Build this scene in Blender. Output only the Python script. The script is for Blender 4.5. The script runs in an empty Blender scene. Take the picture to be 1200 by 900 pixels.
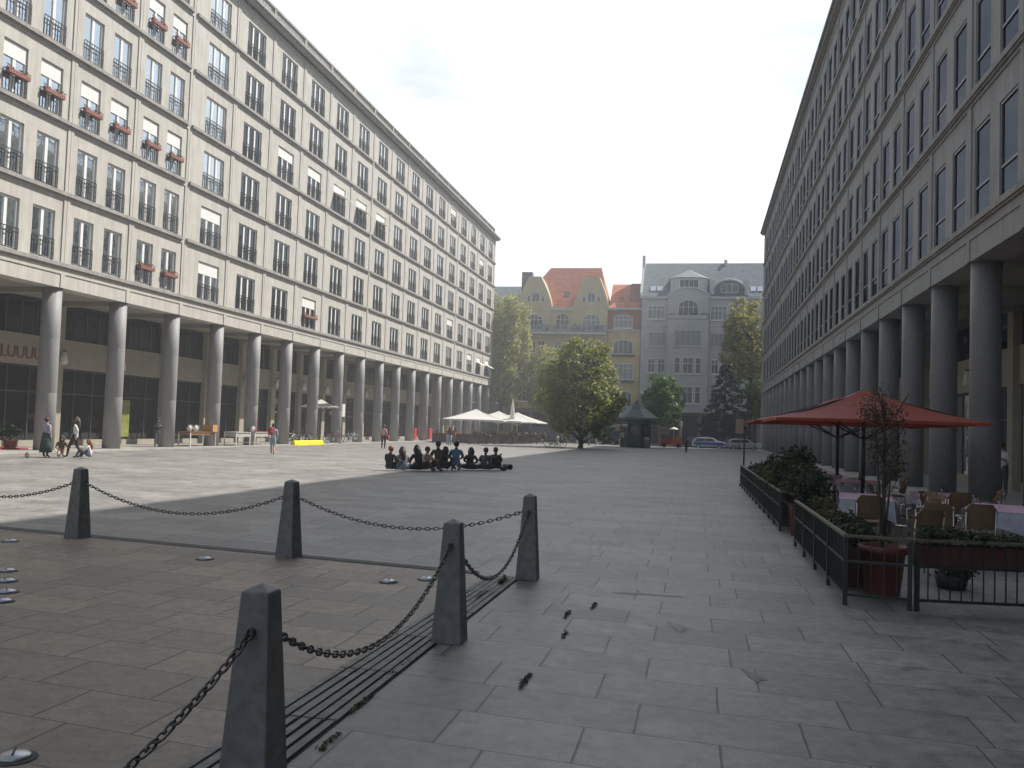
import bpy, math, random
import numpy as np
from mathutils import Vector, Matrix
random.seed(7); RNG = np.random.default_rng(11)
C = bpy.context.scene.collection
SC = bpy.context.scene
R = math.radians

# ------------------------------------------------------------------ camera
H = 1.8
yaw, pit, rol, foc = -0.203, 0.0473, 0.034, 1.0673
Fv = Vector((math.sin(yaw)*math.cos(pit), math.cos(yaw)*math.cos(pit), math.sin(pit)))
R0 = Vector((math.cos(yaw), -math.sin(yaw), 0)); U0 = R0.cross(Fv)
Rv = R0*math.cos(rol) + U0*math.sin(rol); Uv = -R0*math.sin(rol) + U0*math.cos(rol)
cam = bpy.data.cameras.new('camera'); cam.sensor_width = 36; cam.lens = foc*1000/1200*36
cam.clip_start = 0.05; cam.clip_end = 3000
co = bpy.data.objects.new('camera', cam); C.objects.link(co)
M3 = Matrix((Rv, Uv, -Fv)).transposed()
co.matrix_world = Matrix.Translation((0, 0, H)) @ M3.to_4x4()
SC.camera = co

# ------------------------------------------------------------------ sky, sun, exposure
SUN = Vector((0.648, 0.52, 1.0)).normalized()
sun_el = math.asin(SUN.z); sun_az = math.atan2(SUN.x, SUN.y)
w = bpy.data.worlds.new('World'); SC.world = w; w.use_nodes = True
nt = w.node_tree; N = nt.nodes; L = nt.links; N.clear()
out = N.new('ShaderNodeOutputWorld'); bg = N.new('ShaderNodeBackground'); bg.inputs[1].default_value = 0.072
sky = N.new('ShaderNodeTexSky'); sky.sky_type = 'NISHITA'; sky.sun_disc = False
sky.sun_elevation = sun_el; sky.sun_rotation = sun_az; sky.air_density = 1.3; sky.dust_density = 1.6; sky.ozone_density = 1.0
tc = N.new('ShaderNodeTexCoord'); mp = N.new('ShaderNodeMapping'); mp.inputs['Scale'].default_value = (1.0, 1.0, 2.6)
nz = N.new('ShaderNodeTexNoise'); nz.inputs['Scale'].default_value = 2.3; nz.inputs['Detail'].default_value = 6; nz.inputs['Roughness'].default_value = 0.55
cr = N.new('ShaderNodeValToRGB'); cr.color_ramp.elements[0].position = 0.36; cr.color_ramp.elements[0].color = (0.42,)*3+(1,)
cr.color_ramp.elements[1].position = 0.56; cr.color_ramp.elements[1].color = (1, 1, 1, 1)
mx = N.new('ShaderNodeMix'); mx.data_type = 'RGBA'; mx.inputs['B'].default_value = (16.5, 16.9, 17.4, 1)
L.new(tc.outputs['Generated'], mp.inputs['Vector']); L.new(mp.outputs[0], nz.inputs['Vector']); L.new(nz.outputs[0], cr.inputs[0])
dv = N.new('ShaderNodeVectorMath'); dv.operation = 'DOT_PRODUCT'; dv.inputs[1].default_value = (-0.13, 0.90, 0.40); L.new(tc.outputs['Generated'], dv.inputs[0])
dr = N.new('ShaderNodeMapRange'); dr.inputs[1].default_value = 0.72; dr.inputs[2].default_value = 0.93; dr.inputs[3].default_value = 0.04; dr.inputs[4].default_value = 1.0; L.new(dv.outputs['Value'], dr.inputs[0])
ml = N.new('ShaderNodeMath'); ml.operation = 'MULTIPLY'; L.new(dr.outputs[0], ml.inputs[0]); L.new(cr.outputs[0], ml.inputs[1])
dv2 = N.new('ShaderNodeVectorMath'); dv2.operation = 'DOT_PRODUCT'; dv2.inputs[1].default_value = (-0.1, -0.85, 0.52); L.new(tc.outputs['Generated'], dv2.inputs[0])
dr2 = N.new('ShaderNodeMapRange'); dr2.inputs[1].default_value = 0.35; dr2.inputs[2].default_value = 0.9; dr2.inputs[3].default_value = 0.0; dr2.inputs[4].default_value = 0.16; L.new(dv2.outputs['Value'], dr2.inputs[0])
mxx = N.new('ShaderNodeMath'); mxx.operation = 'MAXIMUM'; L.new(ml.outputs[0], mxx.inputs[0]); L.new(dr2.outputs[0], mxx.inputs[1])
n2 = N.new('ShaderNodeTexNoise'); n2.inputs['Scale'].default_value = 3.1; n2.inputs['Detail'].default_value = 5; L.new(mp.outputs[0], n2.inputs['Vector'])
c2 = N.new('ShaderNodeValToRGB'); c2.color_ramp.elements[0].position = 0.40; c2.color_ramp.elements[0].color = (0.70, 0.75, 0.82, 1); c2.color_ramp.elements[1].position = 0.57; c2.color_ramp.elements[1].color = (1, 1, 1, 1); L.new(n2.outputs[0], c2.inputs[0])
cs = N.new('ShaderNodeVectorMath'); cs.operation = 'SCALE'; cs.inputs['Scale'].default_value = 17.2; L.new(c2.outputs[0], cs.inputs[0]); L.new(cs.outputs[0], mx.inputs['B'])
L.new(mxx.outputs[0], mx.inputs['Factor']); L.new(sky.outputs[0], mx.inputs['A']); L.new(mx.outputs['Result'], bg.inputs[0]); L.new(bg.outputs[0], out.inputs[0])
sl = bpy.data.lights.new('sun', 'SUN'); sl.energy = 5.0; sl.angle = R(0.6); sl.color = (1.0, 0.955, 0.89)
so = bpy.data.objects.new('sun', sl); C.objects.link(so); so.location = (60, 60, 90)
so.rotation_euler = (-SUN).to_track_quat('-Z', 'Y').to_euler()
vs = SC.view_settings; vs.view_transform = 'Standard'; vs.look = 'None'; vs.exposure = 0.48; vs.gamma = 1; vs.use_curve_mapping = False
SC.render.engine = 'CYCLES'; SC.cycles.use_denoising = True; SC.cycles.max_bounces = 6; SC.cycles.diffuse_bounces = 3
SC.cycles.transparent_max_bounces = 12; SC.cycles.sample_clamp_indirect = 6

# ------------------------------------------------------------------ materials
MATS = {}
def mat(name, col, rough=0.7, metal=0.0, var=0.12, scale=6.0, bump=0.0, spec=0.5, stretch=(1, 1, 1), col2=None, coords='Object', streak=0.0):
    if name in MATS: return MATS[name]
    m = bpy.data.materials.new(name); m.use_nodes = True; t = m.node_tree; n = t.nodes; l = t.links
    b = n['Principled BSDF']; b.inputs['Roughness'].default_value = rough; b.inputs['Metallic'].default_value = metal
    b.inputs['Specular IOR Level'].default_value = spec
    c2 = col2 or tuple(max(0, c*(1-var*1.6)) for c in col); c1 = col if col2 else tuple(min(1, c*(1+var)) for c in col)
    t1 = n.new('ShaderNodeTexCoord'); mpp = n.new('ShaderNodeMapping'); mpp.inputs['Scale'].default_value = stretch
    l.new(t1.outputs[coords], mpp.inputs[0])
    z = n.new('ShaderNodeTexNoise'); z.inputs['Scale'].default_value = scale; z.inputs['Detail'].default_value = 5; z.inputs['Roughness'].default_value = 0.65
    l.new(mpp.outputs[0], z.inputs['Vector'])
    rp = n.new('ShaderNodeValToRGB'); rp.color_ramp.elements[0].position = 0.3; rp.color_ramp.elements[1].position = 0.7
    rp.color_ramp.elements[0].color = (*c2, 1); rp.color_ramp.elements[1].color = (*c1, 1)
    l.new(z.outputs[0], rp.inputs[0]); l.new(rp.outputs[0], b.inputs['Base Color'])
    if streak:      # rain streaks and stone-to-stone differences that belong to the wall itself
        m2 = n.new('ShaderNodeMapping'); m2.inputs['Scale'].default_value = (2.2, 2.2, 0.16); l.new(t1.outputs[coords], m2.inputs[0])
        z2 = n.new('ShaderNodeTexNoise'); z2.inputs['Scale'].default_value = 1.6; z2.inputs['Detail'].default_value = 6; z2.inputs['Roughness'].default_value = 0.7; l.new(m2.outputs[0], z2.inputs['Vector'])
        r2 = n.new('ShaderNodeMapRange'); r2.inputs[1].default_value = 0.35; r2.inputs[2].default_value = 0.6; r2.inputs[3].default_value = 1-streak; r2.inputs[4].default_value = 1.03; l.new(z2.outputs[0], r2.inputs[0])
        v2 = n.new('ShaderNodeVectorMath'); v2.operation = 'SCALE'; l.new(rp.outputs[0], v2.inputs[0]); l.new(r2.outputs[0], v2.inputs['Scale']); l.new(v2.outputs[0], b.inputs['Base Color'])
    if bump:
        bm = n.new('ShaderNodeBump'); bm.inputs['Strength'].default_value = bump; bm.inputs['Distance'].default_value = 0.02
        l.new(z.outputs[0], bm.inputs['Height']); l.new(bm.outputs[0], b.inputs['Normal'])
    MATS[name] = m; return m

def glass_mat(name, tint=(0.75, 0.82, 0.82), ior=1.75, refl=(0.95, 0.97, 1.0), rough=0.015):
    if name in MATS: return MATS[name]
    m = bpy.data.materials.new(name); m.use_nodes = True; t = m.node_tree; n = t.nodes; l = t.links; n.clear()
    o = n.new('ShaderNodeOutputMaterial'); ms = n.new('ShaderNodeMixShader'); tr = n.new('ShaderNodeBsdfTransparent'); gl = n.new('ShaderNodeBsdfGlossy')
    fr = n.new('ShaderNodeFresnel'); fr.inputs[0].default_value = ior; tr.inputs[0].default_value = (*tint, 1)
    gl.inputs[0].default_value = (*refl, 1); gl.inputs['Roughness'].default_value = rough
    # slight ripple so each pane's reflection wobbles as real float glass does
    tcn = n.new('ShaderNodeTexCoord'); z = n.new('ShaderNodeTexNoise'); z.inputs['Scale'].default_value = 1.3; bm = n.new('ShaderNodeBump')
    bm.inputs['Strength'].default_value = 0.06; bm.inputs['Distance'].default_value = 0.05
    l.new(tcn.outputs['Object'], z.inputs['Vector']); l.new(z.outputs[0], bm.inputs['Height']); l.new(bm.outputs[0], gl.inputs['Normal'])
    l.new(fr.outputs[0], ms.inputs[0]); l.new(tr.outputs[0], ms.inputs[1]); l.new(gl.outputs[0], ms.inputs[2]); l.new(ms.outputs[0], o.inputs[0])
    MATS[name] = m; return m

def paving_mat(name, ca, cb, cm, bw, rh, shear, off=(0, 0), rough=0.55, big=0.25, stain=0.35, mort=0.009, rot=0.0):
    m = bpy.data.materials.new(name); m.use_nodes = True; t = m.node_tree; n = t.nodes; l = t.links
    b = n['Principled BSDF']
    tcn = n.new('ShaderNodeTexCoord'); sp = n.new('ShaderNodeSeparateXYZ'); l.new(tcn.outputs['Object'], sp.inputs[0])
    mu = n.new('ShaderNodeMath'); mu.operation = 'MULTIPLY_ADD'; l.new(sp.outputs[0], mu.inputs[0]); mu.inputs[1].default_value = shear; l.new(sp.outputs[1], mu.inputs[2])
    cb_ = n.new('ShaderNodeCombineXYZ')
    wz = n.new('ShaderNodeTexNoise'); wz.inputs['Scale'].default_value = 1.7; l.new(tcn.outputs['Object'], wz.inputs['Vector'])
    ad = n.new('ShaderNodeMath'); ad.operation = 'MULTIPLY_ADD'; l.new(wz.outputs[0], ad.inputs[0]); ad.inputs[1].default_value = 0.02; l.new(sp.outputs[0], ad.inputs[2])
    hx = n.new('ShaderNodeMath'); hx.operation = 'MULTIPLY'; hx.inputs[1].default_value = 0.62; l.new(ad.outputs[0], hx.inputs[0]); l.new(hx.outputs[0], cb_.inputs[0]); l.new(mu.outputs[0], cb_.inputs[1])
    mpp = n.new('ShaderNodeMapping'); mpp.inputs['Location'].default_value = (off[0], off[1], 0); mpp.inputs['Rotation'].default_value = (0, 0, rot); l.new(cb_.outputs[0], mpp.inputs[0])
    br = n.new('ShaderNodeTexBrick'); br.inputs['Scale'].default_value = 1; br.inputs['Brick Width'].default_value = bw*0.62; br.inputs['Row Height'].default_value = rh
    br.inputs['Mortar Size'].default_value = mort; br.inputs['Mortar Smooth'].default_value = 0.3; br.inputs['Bias'].default_value = 0
    br.offset = 0.37; br.offset_frequency = 2; br.squash = 1.25; br.squash_frequency = 3
    br.inputs['Color1'].default_value = (*ca, 1); br.inputs['Color2'].default_value = (*cb, 1); br.inputs['Mortar'].default_value = (*cm, 1)
    l.new(mpp.outputs[0], br.inputs['Vector'])
    def noise(s, lo, hi, a, bb, det=6):
        z = n.new('ShaderNodeTexNoise'); z.inputs['Scale'].default_value = s; z.inputs['Detail'].default_value = det; z.inputs['Roughness'].default_value = 0.62
        l.new(tcn.outputs['Object'], z.inputs['Vector']); rr = n.new('ShaderNodeMapRange'); rr.inputs[1].default_value = lo; rr.inputs[2].default_value = hi
        rr.inputs[3].default_value = a; rr.inputs[4].default_value = bb; l.new(z.outputs[0], rr.inputs[0]); return rr
    n1 = noise(0.35, 0.3, 0.7, 1-big, 1+big*0.6); n2 = noise(3.4, 0.34, 0.50, 1-stain, 1.0); n3 = noise(60, 0.3, 0.7, 0.80, 1.16, 3); n4 = noise(9, 0.3, 0.62, 0.76, 1.12, 8)
    cur = br.outputs['Color']
    for q in (n1, n2, n3, n4):
        v = n.new('ShaderNodeVectorMath'); v.operation = 'SCALE'; l.new(cur, v.inputs[0]); l.new(q.outputs[0], v.inputs['Scale']); cur = v.outputs[0]
    l.new(cur, b.inputs['Base Color'])
    r2 = n.new('ShaderNodeMapRange'); l.new(n2.outputs[0], r2.inputs[0]); r2.inputs[1].default_value = 1-stain; r2.inputs[2].default_value = 1
    r2.inputs[3].default_value = rough-0.12; r2.inputs[4].default_value = rough; l.new(r2.outputs[0], b.inputs['Roughness'])
    bm = n.new('ShaderNodeBump'); bm.inputs['Strength'].default_value = 0.5; bm.inputs['Distance'].default_value = 0.006; bm.invert = True
    l.new(br.outputs['Fac'], bm.inputs['Height']); l.new(bm.outputs[0], b.inputs['Normal'])
    return m

def leaf_mat(name, col, col2, trans=0.35):
    if name in MATS: return MATS[name]
    m = bpy.data.materials.new(name); m.use_nodes = True; t = m.node_tree; n = t.nodes; l = t.links; n.clear()
    o = n.new('ShaderNodeOutputMaterial'); g = n.new('ShaderNodeNewGeometry'); rp = n.new('ShaderNodeValToRGB')
    rp.color_ramp.elements[0].color = (*col2, 1); rp.color_ramp.elements[1].color = (*col, 1)
    l.new(g.outputs['Random Per Island'], rp.inputs[0])
    d = n.new('ShaderNodeBsdfPrincipled'); d.inputs['Roughness'].default_value = 0.55; l.new(rp.outputs[0], d.inputs['Base Color'])
    tr = n.new('ShaderNodeBsdfTranslucent'); l.new(rp.outputs[0], tr.inputs[0])
    ms = n.new('ShaderNodeMixShader'); ms.inputs[0].default_value = trans; l.new(d.outputs[0], ms.inputs[1]); l.new(tr.outputs[0], ms.inputs[2]); l.new(ms.outputs[0], o.inputs[0])
    MATS[name] = m; return m

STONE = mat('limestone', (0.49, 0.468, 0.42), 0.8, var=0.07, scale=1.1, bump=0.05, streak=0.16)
STONE_SHADED = mat('limestone_shade_darkened', (0.345, 0.34, 0.33), 0.8, var=0.08, scale=1.1, bump=0.05, streak=0.2)  # the apartment limestone again, shade of the office side put into its colour
TRIM = mat('ledge_stone', (0.32, 0.305, 0.28), 0.8, var=0.12, scale=2, streak=0.25)
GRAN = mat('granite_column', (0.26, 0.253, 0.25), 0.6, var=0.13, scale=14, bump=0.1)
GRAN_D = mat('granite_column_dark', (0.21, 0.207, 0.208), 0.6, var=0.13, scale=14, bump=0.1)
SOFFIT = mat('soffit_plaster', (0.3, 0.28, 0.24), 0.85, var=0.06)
DARKWALL = mat('dark_interior', (0.035, 0.033, 0.032), 0.9, var=0.2)
ROOM = mat('room_wall', (0.19, 0.185, 0.17), 0.9, var=0.4, scale=0.35)
SHOPWALL = mat('arcade_wall_stone', (0.34, 0.31, 0.245), 0.8, var=0.08, scale=1.4)
WHITEF = mat('white_window_frame', (0.78, 0.78, 0.75), 0.4, var=0.04)
GREYF = mat('grey_window_frame', (0.12, 0.13, 0.145), 0.45, var=0.1)
RAIL = mat('dark_rail_metal', (0.05, 0.053, 0.055), 0.45, metal=0.6, var=0.1)
GLASS = glass_mat('window_glass', (0.62, 0.70, 0.68), 1.6, refl=(0.78, 0.84, 0.86))
GLASS_D = glass_mat('dark_glass', (0.35, 0.40, 0.42), 1.6)
GLASS_O = glass_mat('office_glass', (0.30, 0.34, 0.36), 1.42, refl=(0.065, 0.072, 0.085), rough=0.03)
CURT = mat('curtain_cloth', (0.76, 0.77, 0.74), 0.9, var=0.12, scale=9, stretch=(6, 1, 0.2))
BLINDM = mat('white_roller_blind', (0.74, 0.73, 0.69), 0.7, var=0.04)
AWNM = mat('cream_awning', (0.80, 0.79, 0.73), 0.7, var=0.04)
BOXM = mat('terracotta_box', (0.24, 0.085, 0.06), 0.7, var=0.15)
FLOW = leaf_mat('window_flowers', (0.33, 0.06, 0.06), (0.05, 0.12, 0.03))

# ------------------------------------------------------------------ mesh builder
class MB:
    def __init__(s): s.v = []; s.f = []; s.m = []; s.s = []
    def add(s, vs, fs, m=0, sm=False):
        o = len(s.v); s.v.extend([tuple(v) for v in vs])
        for f in fs: s.f.append(tuple(i+o for i in f)); s.m.append(m); s.s.append(sm)
    def box(s, x0, y0, z0, x1, y1, z1, m=0):
        if x1 < x0: x0, x1 = x1, x0
        if y1 < y0: y0, y1 = y1, y0
        if z1 < z0: z0, z1 = z1, z0
        if x1-x0 < 1e-5 or y1-y0 < 1e-5 or z1-z0 < 1e-5: return
        s.add([(x0,y0,z0),(x1,y0,z0),(x1,y1,z0),(x0,y1,z0),(x0,y0,z1),(x1,y0,z1),(x1,y1,z1),(x0,y1,z1)],
              [(0,3,2,1),(4,5,6,7),(0,1,5,4),(1,2,6,5),(2,3,7,6),(3,0,4,7)], m)
    def obox(s, c, size, rz=0.0, m=0, rx=0.0, ry=0.0):
        M = Matrix.Translation(c) @ Matrix.Rotation(rz, 4, 'Z') @ Matrix.Rotation(ry, 4, 'Y') @ Matrix.Rotation(rx, 4, 'X')
        a, b, d = size[0]/2, size[1]/2, size[2]/2
        vs = [M @ Vector(p) for p in [(-a,-b,-d),(a,-b,-d),(a,b,-d),(-a,b,-d),(-a,-b,d),(a,-b,d),(a,b,d),(-a,b,d)]]
        s.add(vs, [(0,3,2,1),(4,5,6,7),(0,1,5,4),(1,2,6,5),(2,3,7,6),(3,0,4,7)], m)
    def tube(s, pts, r, n=8, m=0, caps=True, closed=False):
        pts = [Vector(p) for p in pts]; k = len(pts); rr = r if isinstance(r, (list, tuple)) else [r]*k
        vs = []; up = None
        for i, p in enumerate(pts):
            if closed: d = pts[(i+1) % k]-pts[i-1]
            else: d = (pts[min(i+1, k-1)]-pts[max(i-1, 0)])
            d.normalize()
            if up is None:
                up = Vector((0, 0, 1)) if abs(d.z) < 0.9 else Vector((1, 0, 0))
            a = d.cross(up)
            if a.length < 1e-4: a = d.cross(Vector((0.3, 1, 0.2)))
            a.normalize(); b = a.cross(d).normalized(); up = b
            for j in range(n):
                t = 2*math.pi*j/n; vs.append(p+(a*math.cos(t)+b*math.sin(t))*rr[i])
        fs = []
        for i in range(k if closed else k-1):
            for j in range(n):
                i2 = (i+1) % k
                fs.append((i*n+j, i*n+(j+1) % n, i2*n+(j+1) % n, i2*n+j))
        s.add(vs, fs, m, True)
        if caps and not closed:
            o = len(s.v)-k*n
            s.f.append(tuple(o+j for j in range(n-1, -1, -1))); s.m.append(m); s.s.append(False)
            s.f.append(tuple(o+(k-1)*n+j for j in range(n))); s.m.append(m); s.s.append(False)
    def lathe(s, prof, c=(0, 0, 0), n=20, m=0, sm=True, caps=True):
        vs = []; k = len(prof)
        for r, z in prof:
            for j in range(n):
                t = 2*math.pi*j/n; vs.append((c[0]+r*math.cos(t), c[1]+r*math.sin(t), c[2]+z))
        fs = [(i*n+j, i*n+(j+1) % n, (i+1)*n+(j+1) % n, (i+1)*n+j) for i in range(k-1) for j in range(n)]
        s.add(vs, fs, m, sm)
        if caps:
            o = len(s.v)-k*n
            if prof[0][0] > 1e-3: s.f.append(tuple(o+j for j in range(n-1, -1, -1))); s.m.append(m); s.s.append(False)
            if prof[-1][0] > 1e-3: s.f.append(tuple(o+(k-1)*n+j for j in range(n))); s.m.append(m); s.s.append(False)
    def prism(s, poly, y0, y1, m=0, axis='y', sm=False):
        """poly of (a,b): extruded along y (a=x,b=z), along x (a=y,b=z) or along z (a=x,b=y)"""
        k = len(poly)
        f = {'y': lambda a, b, t: (a, t, b), 'x': lambda a, b, t: (t, a, b), 'z': lambda a, b, t: (a, b, t)}[axis]
        vs = [f(a, b, y0) for a, b in poly]+[f(a, b, y1) for a, b in poly]
        fs = [tuple(range(k)), tuple(range(2*k-1, k-1, -1))]+[(i, i+k, (i+1) % k+k, (i+1) % k) for i in range(k)]
        s.add(vs, fs, m, sm)
    def ell(s, c, r, n=10, k=6, m=0):
        vs = []; fs = []
        for i in range(k+1):
            p = math.pi*i/k
            for j in range(n):
                t = 2*math.pi*j/n
                vs.append((c[0]+r[0]*math.sin(p)*math.cos(t), c[1]+r[1]*math.sin(p)*math.sin(t), c[2]-r[2]*math.cos(p)))
        fs = [(i*n+j, i*n+(j+1) % n, (i+1)*n+(j+1) % n, (i+1)*n+j) for i in range(k) for j in range(n)]
        s.add(vs, fs, m, True)
    def merge(s, o, M, mo=0):
        off = len(s.v); s.v.extend([tuple(M @ Vector(v)) for v in o.v])
        for f, m, q in zip(o.f, o.m, o.s): s.f.append(tuple(i+off for i in f)); s.m.append(m+mo); s.s.append(q)
    def mesh(s, name, mats):
        me = bpy.data.meshes.new(name); me.from_pydata(s.v, [], s.f)
        for a in (mats if isinstance(mats, (list, tuple)) else [mats]): me.materials.append(a)
        me.polygons.foreach_set('material_index', s.m); me.polygons.foreach_set('use_smooth', s.s)
        me.validate(); 
        import bmesh
        b = bmesh.new(); b.from_mesh(me); bmesh.ops.recalc_face_normals(b, faces=b.faces); b.to_mesh(me); b.free()
        me.update(); return me
    def build(s, name, mats, parent=None, loc=None, rz=0.0):
        return link(name, s.mesh(name, mats), parent, loc, rz)
def link(name, me, parent=None, loc=None, rz=0.0):
    o = bpy.data.objects.new(name, me); C.objects.link(o)
    if parent is not None: o.parent = parent
    if loc is not None: o.location = loc
    if rz: o.rotation_euler = (0, 0, rz)
    return o
def tag(o, label=None, cat=None, group=None, kind=None):
    if label: o['label'] = label
    if cat: o['category'] = cat
    if group: o['group'] = group
    if kind: o['kind'] = kind
    return o
def thing(name, label, cat, loc=(0, 0, 0), rz=0.0, group=None, scale=None):
    o = bpy.data.objects.new(name, None); C.objects.link(o); o.location = loc; o.rotation_euler = (0, 0, rz); o.empty_display_size = 0.3
    if scale: o.scale = (scale,)*3 if not isinstance(scale, tuple) else scale
    return tag(o, label, cat, group)
def dup(root, loc, rz=0.0, label=None, scale=None):
    def cp(o, par):
        c = o.copy(); C.objects.link(c)
        if par is not None: c.parent = par
        for ch in kids.get(o.name, []): cp(ch, c)
        return c
    kids = {}
    def walk(o):
        kids[o.name] = list(o.children)
        for ch in o.children: walk(ch)
    walk(root)
    r = cp(root, None); r.location = loc; r.rotation_euler = (0, 0, rz)
    if label: r['label'] = label
    if scale: r.scale = (scale,)*3
    return r

def leaves_mesh(name, lobes, n, size, mats, seed=0, shell=0.55, up=0.4, flat=1.0, frac=None):
    """leaf-sized quads scattered through overlapping lobes (cx,cy,cz,rx,ry,rz)"""
    g = np.random.default_rng(seed); lb = np.array(lobes, float); vol = lb[:, 3]*lb[:, 4]*lb[:, 5]; pr = vol**0.8/np.sum(vol**0.8)
    idx = g.choice(len(lb), n, p=pr); d = g.normal(size=(n, 3)); d /= np.linalg.norm(d, axis=1)[:, None]
    # clumped: directions snap towards a few twig directions per lobe
    tw = g.normal(size=(len(lb), 26, 3)); tw /= np.linalg.norm(tw, axis=2)[:, :, None]; tl = g.uniform(0.72, 1.12, size=(len(lb), 26))
    k = g.integers(0, 26, n); dd = d*0.42+tw[idx, k]; dd /= np.linalg.norm(dd, axis=1)[:, None]
    rad = (shell+(1-shell)*g.random(n)**0.6)*tl[idx, k]*(0.8+0.25*g.random(n))
    p = lb[idx, :3]+dd*rad[:, None]*lb[idx, 3:6]
    nr = dd*0.5+g.normal(size=(n, 3))*0.6+np.array([0, 0, up]); nr /= np.linalg.norm(nr, axis=1)[:, None]
    a = np.cross(nr, g.normal(size=(n, 3))); a /= np.linalg.norm(a, axis=1)[:, None]; b = np.cross(nr, a)
    s = size*(0.6+0.8*g.random(n))[:, None]
    v = np.stack([p-a*s*0.5, p-b*s*0.32*flat+nr*s*0.08, p+a*s*0.5, p+b*s*0.32*flat+nr*s*0.08], axis=1).reshape(-1, 3)
    me = bpy.data.meshes.new(name); me.vertices.add(4*n); me.vertices.foreach_set('co', v.ravel())
    me.loops.add(4*n); me.loops.foreach_set('vertex_index', np.arange(4*n)); me.polygons.add(n)
    me.polygons.foreach_set('loop_start', np.arange(n)*4); me.polygons.foreach_set('loop_total', np.full(n, 4))
    for q in mats: me.materials.append(q)
    if frac:
        mi = np.zeros(n, int); r = g.random(n); acc = 0
        for i, fr in enumerate(frac):
            mi[(r >= acc) & (r < acc+fr)] = i; acc += fr
        me.polygons.foreach_set('material_index', mi)
    me.update(); me.validate(); return me

# ================================================================== SETTING
ASPH = mat('asphalt', (0.055, 0.055, 0.058), 0.85, var=0.2, scale=3)
PAVE = paving_mat('grey_paving', (0.295, 0.279, 0.256), (0.205, 0.195, 0.182), (0.075, 0.073, 0.068), 0.80, 0.62, 0.11, (0.2, 0.05), rough=0.55, stain=0.36, mort=0.0055)
PAVE_I = paving_mat('brown_paving', (0.31, 0.245, 0.18), (0.20, 0.17, 0.138), (0.055, 0.048, 0.04), 0.72, 0.56, 0.13, (0.4, 0.2), rough=0.55, stain=0.35, mort=0.006)
KERB = mat('kerb_stone', (0.40, 0.385, 0.36), 0.75, var=0.15, scale=4)
def sheet(name, x0, y0, x1, y1, z, m, kind='structure'):
    b = MB(); b.add([(x0,y0,z),(x1,y0,z),(x1,y1,z),(x0,y1,z)], [(0,1,2,3)]); return tag(b.build(name, m), kind=kind)
sheet('ground', -900, -700, 900, 1500, -0.15, ASPH)
b = MB(); b.box(-45, -22, -0.14, 30, 114.2, 0.0); tag(b.build('plaza_paving', PAVE), kind='structure')
b = MB(); b.box(-60, 114.2, -0.14, 40, 114.5, 0.012); tag(b.build('kerb', KERB), kind='structure')
b = MB(); b.box(-60, 128.5, -0.14, 40, 128.8, 0.0); b.box(-60, 128.8, -0.14, 40, 141.2, -0.006); tag(b.build('pavement', PAVE), kind='structure')
sheet('road', -400, 114.5, 400, 128.5, -0.146, ASPH)
# brown paving inside the chained corner
b = MB(); zz = 0.005
b.add([(-2.62,-3,zz),(-2.36,10.78,zz),(-14.5,12.62,zz),(-22,13.8,zz),(-22,-3,zz)], [(0,1,2,3,4)])
tag(b.build('inner_paving', PAVE_I), kind='structure')
GUT = mat('gutter_stone', (0.075, 0.075, 0.073), 0.8, var=0.25, scale=6)
b = MB(); zz = 0.008
b.add([(-2.62,10.86,zz),(-2.6,11.06,zz),(-10.6,12.30,zz),(-22,14.1,zz),(-22,13.85,zz),(-10.6,12.03,zz)], [(0,1,2,5),(5,2,3,4)])
tag(b.build('gutter', GUT), kind='structure')
# arcade floor with its low step
b = MB(); b.box(-36, -8, 0.0, -27.55, 123.6, 0.05); b.box(7.0, -14, 0.0, 14.5, 118.7, 0.05)
AFL = paving_mat('arcade_floor', (0.42, 0.40, 0.36), (0.37, 0.355, 0.33), (0.1, 0.1, 0.09), 0.9, 0.6, 0.0, stain=0.15)
tag(b.build('arcade_pavement', AFL), kind='structure')
# slot drain
t = thing('slot_drain', 'long slotted drain of parallel stone bars between two chained bollards', 'drain', (-2.36, 4.4, 0))
b = MB(); b.add([(-0.36,-7,0.004),(0.27,-7,0.004),(0.32,6.45,0.004),(-0.05,6.45,0.004)], [(0,1,2,3)]); b.build('drain_bed', mat('drain_dark', (0.018,0.018,0.015), 0.9), t)
BARM = mat('drain_bar_stone', (0.20, 0.195, 0.175), 0.75, var=0.25, scale=9)
for i in range(6):
    b = MB(); x0, x1 = -0.30+i*0.105, -0.03+i*0.062
    n = 12
    for k in range(n):
        ya, yb = -7+13.4*k/n+0.012, -7+13.4*(k+1)/n-0.012
        xa = x0+(x1-x0)*(ya+7)/13.4; xb = x0+(x1-x0)*(yb+7)/13.4
        b.add([(xa-0.03,ya,0.006),(xa+0.03,ya,0.006),(xb+0.024,yb,0.006),(xb-0.024,yb,0.006),(xa-0.03,ya,0.018),(xa+0.03,ya,0.018),(xb+0.024,yb,0.018),(xb-0.024,yb,0.018)],
              [(0,3,2,1),(4,5,6,7),(0,1,5,4),(1,2,6,5),(2,3,7,6),(3,0,4,7)])
    b.build('drain_bar', BARM, t)

# pale summer haze over the square
HZ = bpy.data.materials.new('pale_haze'); HZ.use_nodes = True; hn = HZ.node_tree.nodes; hn.clear()
ho = hn.new('ShaderNodeOutputMaterial'); hv = hn.new('ShaderNodeVolumePrincipled'); hv.inputs['Color'].default_value = (0.93, 0.96, 1.0, 1); hv.inputs['Density'].default_value = 0.0018; hv.inputs['Anisotropy'].default_value = 0.3
HZ.node_tree.links.new(hv.outputs[0], ho.inputs['Volume'])
b = MB(); b.box(-920, -720, -1.2, 920, 1520, 33); tag(b.build('haze', HZ), kind='stuff')
SC.cycles.volume_bounces = 0

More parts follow.
